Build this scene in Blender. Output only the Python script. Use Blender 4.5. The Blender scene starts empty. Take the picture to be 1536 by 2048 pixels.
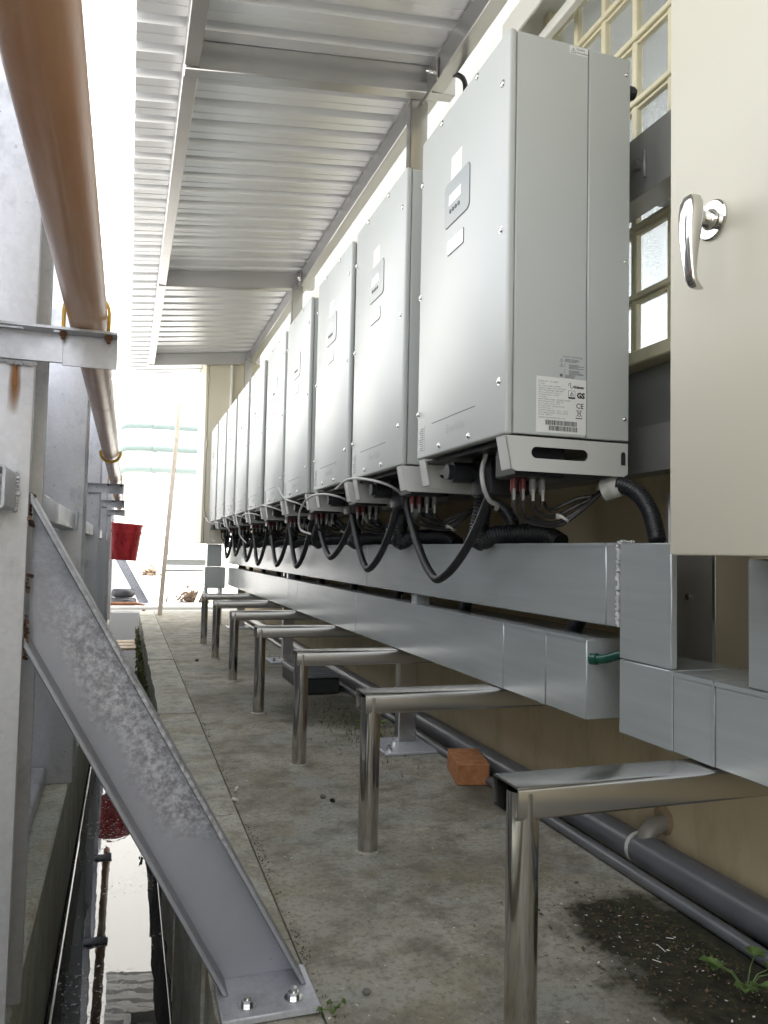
import bpy, bmesh, math, random
from mathutils import Vector, Matrix
random.seed(7)
S = bpy.context.scene
C = S.collection
R = math.radians

# ------------------------------------------------------------------ camera
CAM_LOC = Vector((0, 0, 0.75))
YAW, PITCH, ROLL = R(18.4), R(3.0), R(1.22)
fwd = Vector((math.sin(YAW) * math.cos(PITCH), math.cos(YAW) * math.cos(PITCH), math.sin(PITCH)))
rt = Vector((math.cos(YAW), -math.sin(YAW), 0))
up = rt.cross(fwd)
rt2 = rt * math.cos(ROLL) + up * math.sin(ROLL)
up2 = -rt * math.sin(ROLL) + up * math.cos(ROLL)
cd = bpy.data.cameras.new('camera')
cam = bpy.data.objects.new('camera', cd)
C.objects.link(cam)
m = Matrix((rt2, up2, -fwd)).transposed().to_4x4()
m.translation = CAM_LOC
cam.matrix_world = m
cd.sensor_fit = 'HORIZONTAL'
cd.sensor_width = 36.0
cd.lens = 36.0 * 1540 / 1536
cd.clip_start = 0.02
cd.clip_end = 2000
S.camera = cam

# ------------------------------------------------------------------ light
SUN_DIR = Vector((0.50, -0.30, 0.78)).normalized()
W = bpy.data.worlds.new('World')
S.world = W
W.use_nodes = True
nt = W.node_tree
for n in list(nt.nodes):
    nt.nodes.remove(n)
sky = nt.nodes.new('ShaderNodeTexSky')
sky.sky_type = 'NISHITA'
sky.sun_disc = False
sky.sun_elevation = math.asin(SUN_DIR.z)
sky.sun_rotation = math.atan2(SUN_DIR.x, SUN_DIR.y)
sky.air_density = 1.0
sky.dust_density = 3.0
sky.ozone_density = 0.6
hs = nt.nodes.new('ShaderNodeHueSaturation')
hs.inputs['Saturation'].default_value = 0.16
bg = nt.nodes.new('ShaderNodeBackground')
bg.inputs['Strength'].default_value = 0.15
wo = nt.nodes.new('ShaderNodeOutputWorld')
nt.links.new(sky.outputs[0], hs.inputs['Color'])
nt.links.new(hs.outputs[0], bg.inputs['Color'])
nt.links.new(bg.outputs[0], wo.inputs['Surface'])
sl = bpy.data.lights.new('sun', 'SUN')
sl.energy = 3.0
sl.angle = R(0.6)
sl.color = (1.0, 0.95, 0.87)
so = bpy.data.objects.new('sun', sl)
so.rotation_euler = SUN_DIR.to_track_quat('Z', 'Y').to_euler()
so.location = (3, -3, 8)
C.objects.link(so)
S.view_settings.view_transform = 'Standard'
S.view_settings.look = 'None'
S.view_settings.gamma = 1.0
S.view_settings.exposure = 2.7
S.render.engine = 'CYCLES'
S.cycles.use_denoising = True
S.cycles.max_bounces = 7
S.cycles.diffuse_bounces = 4
S.cycles.glossy_bounces = 4
S.cycles.sample_clamp_indirect = 6.0

# ------------------------------------------------------------------ materials
MATS = {}


class NT:
    def __init__(s, name):
        s.m = bpy.data.materials.new(name)
        s.m.use_nodes = True
        s.t = s.m.node_tree
        s.p = s.t.nodes['Principled BSDF']
        s.out = s.t.nodes['Material Output']
        s.geo = None

    def n(s, typ, **kw):
        nd = s.t.nodes.new(typ)
        for k, v in kw.items():
            if k in nd.inputs:
                nd.inputs[k].default_value = v
            else:
                setattr(nd, k, v)
        return nd

    def l(s, a, b):
        s.t.links.new(a, b)

    def pos(s, scale=(1, 1, 1), loc=(0, 0, 0)):
        if s.geo is None:
            s.geo = s.n('ShaderNodeNewGeometry')
        mp = s.n('ShaderNodeMapping')
        mp.inputs['Scale'].default_value = scale
        mp.inputs['Location'].default_value = loc
        s.l(s.geo.outputs['Position'], mp.inputs['Vector'])
        return mp.outputs[0]

    def noise(s, scale, vec=None, detail=4, rough=0.55):
        nd = s.n('ShaderNodeTexNoise')
        nd.inputs['Scale'].default_value = scale
        nd.inputs['Detail'].default_value = detail
        nd.inputs['Roughness'].default_value = rough
        s.l(vec if vec is not None else s.pos(), nd.inputs['Vector'])
        return nd.outputs['Fac']

    def ramp(s, fac, stops):
        nd = s.n('ShaderNodeValToRGB')
        el = nd.color_ramp.elements
        while len(el) < len(stops):
            el.new(0.5)
        for e, (p, c) in zip(el, stops):
            e.position = p
            if not isinstance(c, (tuple, list)):
                c = (c, c, c)
            e.color = (c[0], c[1], c[2], 1)
        s.l(fac, nd.inputs['Fac'])
        return nd.outputs['Color']

    def mix(s, fac, a, b, mode='MIX'):
        nd = s.n('ShaderNodeMix')
        nd.data_type = 'RGBA'
        nd.blend_type = mode
        for v, i in ((fac, 0), (a, 6), (b, 7)):
            if isinstance(v, (int, float)):
                nd.inputs[i].default_value = v
            elif isinstance(v, tuple):
                nd.inputs[i].default_value = (v[0], v[1], v[2], 1)
            else:
                s.l(v, nd.inputs[i])
        return nd.outputs[2]

    def math(s, op, a, b=0.0):
        nd = s.n('ShaderNodeMath')
        nd.operation = op
        for v, i in ((a, 0), (b, 1)):
            if isinstance(v, (int, float)):
                nd.inputs[i].default_value = v
            else:
                s.l(v, nd.inputs[i])
        return nd.outputs[0]

    def bump(s, h, strength=0.3, dist=0.01):
        nd = s.n('ShaderNodeBump')
        nd.inputs['Strength'].default_value = strength
        nd.inputs['Distance'].default_value = dist
        s.l(h, nd.inputs['Height'])
        s.l(nd.outputs[0], s.p.inputs['Normal'])

    def set(s, col=None, rough=None, metal=None, spec=None, **kw):
        for v, k in ((col, 'Base Color'), (rough, 'Roughness'), (metal, 'Metallic'), (spec, 'Specular IOR Level')):
            if v is None:
                continue
            if isinstance(v, tuple):
                s.p.inputs[k].default_value = (v[0], v[1], v[2], 1)
            elif isinstance(v, (int, float)):
                s.p.inputs[k].default_value = v
            else:
                s.l(v, s.p.inputs[k])
        for k, v in kw.items():
            s.p.inputs[k].default_value = v
        MATS[s.m.name] = s.m
        return s.m


def simple(name, col, rough=0.5, metal=0.0, var=0.12, scale=12.0, spec=0.5, bump=0.0, bscale=200):
    t = NT(name)
    if var <= 0.06:
        if bump:
            t.bump(t.noise(bscale, detail=2), bump, 0.002)
        return t.set(tuple(col), rough, metal, spec)
    f = t.noise(scale, detail=5)
    c = t.ramp(f, [(0.3, tuple(x * (1 - var) for x in col)), (0.7, tuple(min(1, x * (1 + var)) for x in col))])
    r = t.ramp(t.noise(scale * 2.3), [(0.3, max(0.02, rough * 0.85)), (0.7, min(1, rough * 1.15))])
    if bump:
        t.bump(t.noise(bscale, detail=2), bump, 0.002)
    return t.set(c, r, metal, spec)


# powder-coated light grey paint of the inverters
t = NT('inverter_paint')
t.set((0.468, 0.485, 0.462), 0.36, 0.0, 0.6)
simple('inverter_trim', (0.28, 0.305, 0.305), 0.3, 0.0, 0.04)
simple('bracket_paint', (0.52, 0.52, 0.49), 0.42, 0.0, 0.05)
simple('cabinet_paint', (0.57, 0.54, 0.435), 0.42, 0.0, 0.035, 4.0, bump=0.05, bscale=500)
simple('far_cabinet_paint', (0.62, 0.58, 0.46), 0.45, 0.0, 0.04, 4.0)
simple('rubber', (0.012, 0.013, 0.015), 0.42, 0.0, 0.3, 30)
simple('black_plastic', (0.015, 0.016, 0.018), 0.35, 0.0, 0.3, 20)
simple('lead_black', (0.02, 0.019, 0.018), 0.4, 0.0, 0.3, 30)
simple('wire_grey', (0.52, 0.52, 0.50), 0.45, 0.0, 0.1, 40)
simple('connector_red', (0.15, 0.02, 0.02), 0.45, 0.0, 0.15, 40)
simple('connector_grey', (0.27, 0.27, 0.26), 0.5, 0.0, 0.15, 40)
simple('gland_white', (0.55, 0.54, 0.50), 0.5, 0.0, 0.2, 60)
simple('gland_grey', (0.25, 0.26, 0.26), 0.45, 0.0, 0.15, 60)
simple('screw_steel', (0.72, 0.72, 0.70), 0.16, 1.0, 0.1, 100)
simple('chrome', (0.62, 0.61, 0.58), 0.10, 1.0, 0.04, 60)
simple('sticker_white', (0.72, 0.72, 0.69), 0.4, 0.0, 0.04, 30)
simple('sticker_silver', (0.48, 0.50, 0.49), 0.4, 0.0, 0.05, 30)
simple('print_black', (0.02, 0.02, 0.02), 0.6, 0.0, 0.1, 30)
simple('print_grey', (0.12, 0.12, 0.12), 0.6, 0.0, 0.1, 30)
simple('print_faint', (0.36, 0.385, 0.375), 0.5, 0.0, 0.05, 30)
simple('lcd', (0.72, 0.76, 0.74), 0.12, 0.0, 0.03, 20)
simple('nameplate', (0.62, 0.64, 0.63), 0.25, 0.3, 0.05, 40)
simple('pvc_grey', (0.105, 0.108, 0.115), 0.33, 0.0, 0.15, 8)
simple('cream_paint', (0.62, 0.57, 0.40), 0.45, 0.0, 0.08, 20)
simple('white_paint', (0.74, 0.74, 0.70), 0.45, 0.0, 0.06, 10)
simple('sealant', (0.44, 0.445, 0.435), 0.5, 0.0, 0.1, 40)
simple('yellow_paint', (0.62, 0.36, 0.03), 0.45, 0.0, 0.15, 40)
simple('green_hose', (0.008, 0.06, 0.04), 0.25, 0.0, 0.2, 40)
simple('facade_white', (0.78, 0.77, 0.74), 0.8, 0.0, 0.04, 3)
simple('pale_green_pipe', (0.22, 0.28, 0.27), 0.5, 0.0, 0.06, 3)
simple('wood', (0.52, 0.42, 0.32), 0.7, 0.0, 0.25, 14)
simple('dry_leaf', (0.10, 0.065, 0.038), 0.8, 0.0, 0.4, 20)
simple('rust_iron', (0.22, 0.10, 0.05), 0.8, 0.2, 0.4, 30)
simple('ceiling_plaster', (0.35, 0.35, 0.34), 0.9, 0.0, 0.1, 3)
simple('ground_soil', (0.29, 0.285, 0.275), 0.9, 0.0, 0.2, 2)
simple('moss_green', (0.06, 0.075, 0.02), 0.95, 0.0, 0.5, 40)
simple('leaf_green', (0.085, 0.14, 0.035), 0.6, 0.0, 0.35, 40)
simple('paper_white', (0.65, 0.63, 0.58), 0.8, 0.0, 0.2, 60)
simple('pebble_grey', (0.12, 0.12, 0.11), 0.85, 0.0, 0.4, 60)
simple('weld_metal', (0.17, 0.10, 0.065), 0.35, 0.8, 0.5, 90)

simple('strut_brown', (0.20, 0.185, 0.155), 0.5, 0.2, 0.08, 8)
simple('wall_patch', (0.30, 0.22, 0.13), 0.85, 0.0, 0.2, 40)
simple('pale_wood', (0.66, 0.60, 0.53), 0.7, 0.0, 0.15, 14)
simple('band_grey', (0.21, 0.21, 0.20), 0.7, 0.0, 0.1, 6)
simple('rail_steel', (0.28, 0.275, 0.265), 0.36, 0.6, 0.12, 5)

# orange-brown lacquered pipe
t = NT('pipe_brown')
f = t.noise(9, t.pos((3, 0.6, 3)), 5)
c = t.ramp(f, [(0.3, (0.60, 0.31, 0.17)), (0.55, (0.66, 0.36, 0.21)), (0.75, (0.64, 0.41, 0.28))])
t.bump(t.noise(60, t.pos((1, 3.5, 1)), 3), 0.12, 0.002)
t.set(c, t.ramp(t.noise(20), [(0.3, 0.16), (0.7, 0.27)]), 0.0, 0.55)

# red bucket
t = NT('red_plastic')
f = t.noise(16, t.pos((1.4, 1.4, 0.5)), 6, 0.7)
c = t.ramp(f, [(0.36, (0.20, 0.012, 0.016)), (0.48, (0.55, 0.028, 0.038)), (0.7, (0.66, 0.05, 0.06))])
t.set(c, 0.35, 0.0, 0.5, **{'Subsurface Weight': 0.0})

# satin metal cable duct
t = NT('duct_metal')
c = t.ramp(t.noise(26, t.pos((2, 0.10, 2)), 4), [(0.25, (0.37, 0.395, 0.393)), (0.75, (0.42, 0.447, 0.445))])
t.bump(t.noise(1.4, t.pos((1, 0.6, 1)), 1), 0.06, 0.01)
t.set(c, 0.24, 0.35, 0.6)

# stainless tube
t = NT('stainless')
c = t.ramp(t.noise(8), [(0.3, (0.50, 0.48, 0.45)), (0.7, (0.60, 0.58, 0.55))])
t.bump(t.noise(14, t.pos((1, 1, 0.35)), 3), 0.06, 0.004)
t.set(c, t.ramp(t.noise(25, t.pos((1, 1, 0.2))), [(0.3, 0.07), (0.75, 0.17)]), 1.0)
t = NT('brushed_steel')
t.set((0.55, 0.54, 0.52), 0.24, 1.0)

# aluminium frame and galvalume sheet of the canopy
t = NT('aluminium')
t.set((0.58, 0.575, 0.57), 0.30, 1.0)
t = NT('roof_metal')
t.bump(t.noise(2.2, t.pos((1.2, 0.7, 1)), 2), 0.05, 0.02)
t.set((0.74, 0.75, 0.765), 0.30, 0.55)


# galvanised steel with spangle, grime and rust
def galv(name, dark=0.0, rust=True, base=(0.54, 0.555, 0.60)):
    t = NT(name)
    v = t.n('ShaderNodeTexVoronoi')
    v.inputs['Scale'].default_value = 130
    t.l(t.pos(), v.inputs['Vector'])
    sp = t.ramp(v.outputs['Color'], [(0.2, tuple(b * 0.96 for b in base)), (0.8, tuple(b * 1.03 for b in base))])
    big = t.noise(7, t.pos((1, 1, 0.7)), 7, 0.7)
    c = t.mix(t.ramp(big, [(0.55 - dark, 0.0), (0.72 - dark, 0.6)]), sp, (0.24, 0.24, 0.25), 'MIX')
    med = t.noise(38, detail=6, rough=0.75)
    spk = t.ramp(med, [(0.63, 0.0), (0.70, 0.8)])
    msk = t.ramp(t.noise(2.2, t.pos((1, 1, 1), (3, 1, 2)), 3), [(0.46, 0.0), (0.6, 1.0)])
    c = t.mix(t.math('MULTIPLY', spk, msk), c, (0.06, 0.055, 0.05))
    if rust:
        rm = t.ramp(t.noise(4.2, t.pos((1, 1, 0.6), (9, 4, 1)), 5), [(0.665, 0.0), (0.72, 0.75)])
        c = t.mix(rm, c, (0.33, 0.17, 0.05))
    t.bump(med, 0.12, 0.003)
    return t.set(c, t.ramp(big, [(0.35, 0.34), (0.65, 0.6)]), 0.45, 0.5)


galv('galvanised')
galv('galvanised_worn', 0.055)

# brace: worn band of stripped zinc
t = NT('brace_steel')
n1 = t.noise(13, detail=8, rough=0.72)
n2 = t.noise(3.5, detail=4)
blot = t.ramp(t.noise(95, detail=7, rough=0.72), [(0.40, (0.22, 0.22, 0.235)), (0.50, (0.345, 0.35, 0.385)), (0.62, (0.52, 0.53, 0.57))])
clean = t.ramp(n2, [(0.3, (0.27, 0.28, 0.315)), (0.7, (0.34, 0.35, 0.39))])
sx = t.n('ShaderNodeSeparateXYZ')
t.l(t.pos(), sx.inputs[0])
zz = t.math('SUBTRACT', sx.outputs[2], t.math('MULTIPLY', t.math('SUBTRACT', n2, 0.5), 0.35))
msk = t.ramp(zz, [(0.20, 0.0), (0.25, 1.0), (0.56, 1.0), (0.72, 0.25)])
# worn towards the upper flange of the channel
dd = t.math('ADD', t.math('MULTIPLY', sx.outputs[0], 0.873), t.math('MULTIPLY', sx.outputs[2], 0.488))
dm = t.ramp(t.math('ADD', dd, t.math('MULTIPLY', t.math('SUBTRACT', n1, 0.5), 0.11)), [(0.185, 0.0), (0.235, 1.0)])
c = t.mix(t.math('MULTIPLY', msk, dm), clean, blot)
spk = t.ramp(t.noise(46, detail=6, rough=0.75), [(0.66, 0.0), (0.72, 0.9)])
c = t.mix(t.math('MULTIPLY', spk, dm), c, (0.05, 0.05, 0.045))
rm = t.ramp(t.noise(6.0, t.pos((1, 1, 1), (2.2, 0, 5.1)), 4), [(0.69, 0.0), (0.74, 0.8)])
c = t.mix(rm, c, (0.33, 0.19, 0.06))
t.bump(n1, 0.15, 0.002)
t.set(c, t.ramp(n1, [(0.35, 0.36), (0.65, 0.55)]), 0.35, 0.5)


# concrete
def concrete(name, base, dark, moss=None, mossy=0.0, scale=1.0, streak=False):
    t = NT(name)
    n1 = t.noise(1.6 * scale, detail=8, rough=0.6)
    n2 = t.noise(9 * scale, detail=8, rough=0.7)
    n3 = t.noise(70 * scale, detail=4, rough=0.7)
    c = t.ramp(n1, [(0.32, tuple(b * 0.62 for b in base)), (0.5, base), (0.68, tuple(b * 1.22 for b in base))])
    c = t.mix(t.ramp(t.noise(3.1 * scale, t.pos((1, 1, 1), (5, 2, 0)), 6, 0.65), [(0.45, 0.0), (0.6, 0.7)]), c, (base[0] * 0.80, base[1] * 0.90, base[2] * 1.02))
    c = t.mix(t.ramp(t.noise(2.3 * scale, t.pos((1, 1, 1), (1, 8, 0)), 7, 0.7), [(0.50, 0.0), (0.62, 0.75)]), c, (base[0] * 0.62, base[1] * 0.56, base[2] * 0.44))
    c = t.mix(t.ramp(n2, [(0.47, 0.0), (0.64, 0.8)]), c, dark)
    c = t.mix(t.ramp(n3, [(0.50, 0.0), (0.64, 0.7)]), c, tuple(b * 0.42 for b in base))
    c = t.mix(t.ramp(t.noise(120 * scale, detail=3), [(0.62, 0.0), (0.72, 0.5)]), c, tuple(min(1, b * 1.6) for b in base))
    if streak:
        st = t.noise(9, t.pos((1, 2.2, 0.22)), 6, 0.7)
        c = t.mix(t.ramp(st, [(0.46, 0.0), (0.62, 0.8)]), c, tuple(b * 0.4 for b in base))
    if mossy:
        mm = t.ramp(t.noise(2.4, detail=7, rough=0.7), [(0.58, 0.0), (0.70, mossy)])
        c = t.mix(mm, c, (0.10, 0.10, 0.035))
    if moss:
        sep = t.geo.outputs['Position']
        acc = None
        for (x, y, r, st) in moss:
            vm = t.n('ShaderNodeVectorMath')
            vm.operation = 'DISTANCE'
            t.l(sep, vm.inputs[0])
            vm.inputs[1].default_value = (x, y, 0)
            d = t.math('ADD', vm.outputs['Value'], t.math('MULTIPLY', t.math('SUBTRACT', n2, 0.5), r * 1.5))
            k = t.ramp(t.math('DIVIDE', d, r), [(0.72, st), (1.0, 0.0)])
            acc = k if acc is None else t.mix(1.0, acc, k, 'LIGHTEN')
        gr = t.ramp(t.noise(30, detail=6, rough=0.7), [(0.35, (0.012, 0.012, 0.009)), (0.55, (0.035, 0.034, 0.02)), (0.75, (0.07, 0.06, 0.028))])
        c = t.mix(acc, c, gr)
    h = t.mix(0.5, n2, n3)
    t.bump(h, 0.35, 0.004)
    return t.set(c, t.ramp(n2, [(0.3, 0.62), (0.7, 0.9)]), 0.0, 0.35)


concrete('floor_concrete', (0.325, 0.305, 0.25), (0.13, 0.119, 0.088),
         moss=[(1.07, 1.13, 0.26, 1.0), (1.02, 1.36, 0.17, 1.0), (1.02, 3.55, 0.42, 0.8), (0.72, 3.85, 0.5, 0.35), (1.18, 2.2, 0.2, 0.5), (0.80, 5.0, 0.4, 0.25)], mossy=0.45)
concrete('kerb_concrete', (0.42, 0.405, 0.34), (0.22, 0.21, 0.165), mossy=0.4, scale=1.6)
concrete('trench_concrete', (0.48, 0.47, 0.42), (0.30, 0.295, 0.25), mossy=0.35, scale=1.3, streak=True)
concrete('ledge_concrete', (0.42, 0.41, 0.34), (0.28, 0.275, 0.22), scale=1.5)

# beige-yellow plaster wall
t = NT('wall_plaster')
f = t.noise(2.0, detail=7, rough=0.6)
c = t.ramp(f, [(0.3, (0.46, 0.385, 0.245)), (0.7, (0.54, 0.455, 0.295))])
c = t.mix(t.ramp(t.noise(4.0, t.pos((1, 1.5, 0.5), (2, 2, 0)), 7, 0.7), [(0.48, 0.0), (0.68, 0.55)]), c, (0.30, 0.245, 0.15))
c = t.mix(t.ramp(t.noise(45, detail=3), [(0.70, 0.0), (0.76, 0.7)]), c, (0.12, 0.09, 0.05))
t.bump(t.noise(160, detail=3), 0.15, 0.002)
t.set(c, 0.75, 0.0, 0.3)

# translucent ribbed sheet
t = NT('translucent_sheet')
t.set((0.80, 0.80, 0.76), 0.5, 0.0, 0.4)
tr = t.n('ShaderNodeBsdfTranslucent')
tr.inputs['Color'].default_value = (0.85, 0.85, 0.80, 1)
mx = t.n('ShaderNodeMixShader')
mx.inputs[0].default_value = 0.65
t.l(t.p.outputs[0], mx.inputs[1])
t.l(tr.outputs[0], mx.inputs[2])
t.l(mx.outputs[0], t.out.inputs['Surface'])

# patterned window glass
t = NT('frosted_glass')
v = t.n('ShaderNodeTexVoronoi')
v.inputs['Scale'].default_value = 420
t.l(t.pos(), v.inputs['Vector'])
t.bump(v.outputs['Distance'], 0.35, 0.002)
t.set((0.80, 0.86, 0.88), 0.16, 0.0, 0.5, **{'Transmission Weight': 0.92})

# still water
t = NT('water')
n1 = t.noise(22, t.pos((1, 0.6, 1)), 6, 0.7)
scum = t.ramp(t.noise(70, detail=6, rough=0.75), [(0.57, 0.0), (0.64, 1.0)])
smk = t.ramp(t.noise(4.5, t.pos((1, 0.8, 1), (4, 0, 0)), 5), [(0.44, 0.0), (0.58, 0.9)])
c = t.mix(t.math('MULTIPLY', scum, smk), (0.010, 0.012, 0.013), (0.24, 0.24, 0.22))
t.bump(t.noise(6, t.pos((1, 0.7, 1)), 3), 0.03, 0.01)
t.set(c, t.math('MULTIPLY', t.math('MULTIPLY', scum, smk), 0.6), 0.0, 0.6, IOR=1.6)

# clay brick
t = NT('brick_clay')
c = t.ramp(t.noise(40, detail=6, rough=0.7), [(0.3, (0.26, 0.105, 0.045)), (0.6, (0.40, 0.185, 0.085)), (0.8, (0.48, 0.25, 0.12))])
t.bump(t.noise(120, detail=3), 0.4, 0.003)
t.set(c, 0.9, 0.0, 0.2)


# ------------------------------------------------------------------ mesh helpers
class MB:
    """collects shapes in world coordinates, becomes one mesh object"""

    def __init__(s):
        s.b = bmesh.new()

    def box(s, x0, x1, y0, y1, z0, z1, bev=0.0, seg=2, rot=None):
        b = bmesh.new()
        vs = [b.verts.new((x, y, z)) for x in (x0, x1) for y in (y0, y1) for z in (z0, z1)]
        for f in ((0, 1, 3, 2), (4, 6, 7, 5), (0, 4, 5, 1), (2, 3, 7, 6), (0, 2, 6, 4), (1, 5, 7, 3)):
            b.faces.new([vs[i] for i in f])
        if bev:
            bmesh.ops.bevel(b, geom=b.edges[:], offset=bev, segments=seg, profile=0.5, affect='EDGES')
        if rot:
            bmesh.ops.transform(b, matrix=rot, verts=b.verts[:])
        s.merge(b)
        return s

    def merge(s, b):
        me = bpy.data.meshes.new('tmp')
        b.to_mesh(me)
        b.free()
        s.b.from_mesh(me)
        bpy.data.meshes.remove(me)

    def mesh(s, me, mat):
        n0 = len(s.b.verts)
        s.b.from_mesh(me)
        s.b.verts.ensure_lookup_table()
        bmesh.ops.transform(s.b, matrix=mat, verts=s.b.verts[n0:])
        return s

    def poly(s, pts):
        s.b.faces.new([s.b.verts.new(p) for p in pts])
        return s

    def prism(s, prof, fn, a0, a1, bev=0.0):
        """closed 2-D profile swept from a0 to a1; fn(u, v, a) gives the 3-D point"""
        b = bmesh.new()
        A = [b.verts.new(fn(u, v, a0)) for u, v in prof]
        B = [b.verts.new(fn(u, v, a1)) for u, v in prof]
        n = len(prof)
        b.faces.new(A)
        b.faces.new(B[::-1])
        for i in range(n):
            b.faces.new([A[(i + 1) % n], A[i], B[i], B[(i + 1) % n]])
        bmesh.ops.recalc_face_normals(b, faces=b.faces[:])
        if bev:
            bmesh.ops.bevel(b, geom=b.edges[:], offset=bev, segments=1, affect='EDGES')
        s.merge(b)
        return s

    def tube(s, pts, rad, seg=10, cap=True):
        pts = [Vector(p) for p in pts]
        n = len(pts)
        rads = rad if isinstance(rad, (list, tuple)) else [rad] * n
        tan = []
        for i in range(n):
            d = pts[min(i + 1, n - 1)] - pts[max(i - 1, 0)]
            tan.append(d.normalized() if d.length > 1e-9 else Vector((0, 0, 1)))
        a = tan[0].orthogonal().normalized()
        rings = []
        for i in range(n):
            a = (a - tan[i] * a.dot(tan[i]))
            a = a.normalized() if a.length > 1e-6 else tan[i].orthogonal().normalized()
            c = tan[i].cross(a)
            rings.append([s.b.verts.new(pts[i] + (a * math.cos(2 * math.pi * k / seg) + c * math.sin(2 * math.pi * k / seg)) * rads[i]) for k in range(seg)])
        for i in range(n - 1):
            for k in range(seg):
                s.b.faces.new([rings[i][k], rings[i][(k + 1) % seg], rings[i + 1][(k + 1) % seg], rings[i + 1][k]])
        if cap:
            s.b.faces.new(rings[0][::-1])
            s.b.faces.new(rings[-1])
        return s

    def cyl(s, p0, p1, r, seg=16, r1=None):
        return s.tube([p0, p1], [r, r if r1 is None else r1], seg)

    def ring(s, p0, p1, ro, ri, seg=24):
        """open pipe with a wall"""
        p0, p1 = Vector(p0), Vector(p1)
        return s.tube([p0, p0, p1, p1, p0], [ri, ro, ro, ri, ri], seg, cap=False)


def spline(pts, step=0.01):
    P = [Vector(p) for p in pts]
    P = [P[0] * 2 - P[1]] + P + [P[-1] * 2 - P[-2]]
    out = []
    for i in range(1, len(P) - 2):
        L = (P[i + 1] - P[i]).length
        n = max(2, int(L / step))
        for k in range(n):
            u = k / n
            a, b, c, d = P[i - 1], P[i], P[i + 1], P[i + 2]
            out.append(0.5 * ((2 * b) + (c - a) * u + (2 * a - 5 * b + 4 * c - d) * u * u + (3 * b - a - 3 * c + d) * u ** 3))
    out.append(P[-2])
    return out


def corrugated(mb, pts, r, pitch, depth=0.13, seg=10):
    dense = spline(pts, pitch / 3.0)
    # resample evenly, three samples per rib
    res = [dense[0]]
    acc = 0.0
    for a, b in zip(dense, dense[1:]):
        d = (b - a).length
        while acc + d >= pitch / 3.0 and d > 0:
            k = (pitch / 3.0 - acc) / d
            a = a.lerp(b, k)
            res.append(a.copy())
            d = (b - a).length
            acc = 0.0
        acc += d
    rr = [r * (1 - depth) if i % 3 == 0 else r for i in range(len(res))]
    return mb.tube(res, rr, seg)


def root_loc(o):
    while o.parent:
        o = o.parent
    return Vector(o.location)


def part(name, mb, mat, parent=None, smooth=True, angle=38):
    me = bpy.data.meshes.new(name)
    if parent is not None:
        bmesh.ops.translate(mb.b, vec=-root_loc(parent), verts=mb.b.verts[:])
    bmesh.ops.recalc_face_normals(mb.b, faces=mb.b.faces[:])
    mb.b.to_mesh(me)
    mb.b.free()
    if smooth:
        me.shade_smooth()
        me.set_sharp_from_angle(angle=R(angle))
    me.materials.append(MATS[mat])
    o = bpy.data.objects.new(name, me)
    C.objects.link(o)
    if parent is not None:
        o.parent = parent
    return o


def tag(o, label, cat, group=None):
    o['label'] = label
    o['category'] = cat
    if group:
        o['group'] = group
    return o


def thing(name, label, cat, loc, group=None):
    o = bpy.data.objects.new(name, None)
    o.empty_display_size = 0.1
    C.objects.link(o)
    o.location = loc
    return tag(o, label, cat, group)


def solo(name, mb, mat, label, cat, group=None, loc=None, **kw):
    """a thing that is one mesh; its origin is moved to loc"""
    me_loc = Vector(loc) if loc is not None else Vector((0, 0, 0))
    bmesh.ops.translate(mb.b, vec=-me_loc, verts=mb.b.verts[:])
    o = part(name, mb, mat, None, **kw)
    o.location = me_loc
    return tag(o, label, cat, group)


def struct(name, mb, mat, **kw):
    o = part(name, mb, mat, None, **kw)
    o['kind'] = 'structure'
    return o


def stuff(name, mb, mat, label, cat, parent=None, **kw):
    o = part(name, mb, mat, parent, **kw)
    o['kind'] = 'stuff'
    if parent is None:
        o['label'] = label
        o['category'] = cat
    return o


def twin(o, parent, offset):
    """copy of one part, sharing its mesh"""
    c = o.copy()
    C.objects.link(c)
    c.parent = parent
    c.location = Vector(o.location) + Vector(offset)
    return c


def copy_tree(o, parent=None):
    c = o.copy()
    C.objects.link(c)
    c.parent = parent
    for ch in list(o.children):
        copy_tree(ch, c)
    return c


def text_mesh(s, size, align='LEFT', bold=0.0, shear=0.0):
    cu = bpy.data.curves.new('txt', 'FONT')
    cu.body = s
    cu.size = size
    cu.align_x = align
    cu.offset = bold
    cu.shear = shear
    cu.resolution_u = 2
    ob = bpy.data.objects.new('txt', cu)
    me = bpy.data.meshes.new_from_object(ob)
    bpy.data.objects.remove(ob)
    bpy.data.curves.remove(cu)
    return me


def frame(origin, ux, uy):
    ux, uy = Vector(ux), Vector(uy)
    uz = ux.cross(uy)
    mm = Matrix((ux, uy, uz)).transposed().to_4x4()
    mm.translation = Vector(origin)
    return mm


ORD = ['first', 'second', 'third', 'fourth', 'fifth', 'sixth', 'seventh', 'eighth', 'ninth', 'tenth']

# ================================================================== the setting
YN, YF = -9.0, 9.55          # near and far end of the yard strip
XW = 1.27                    # face of the building wall

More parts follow.
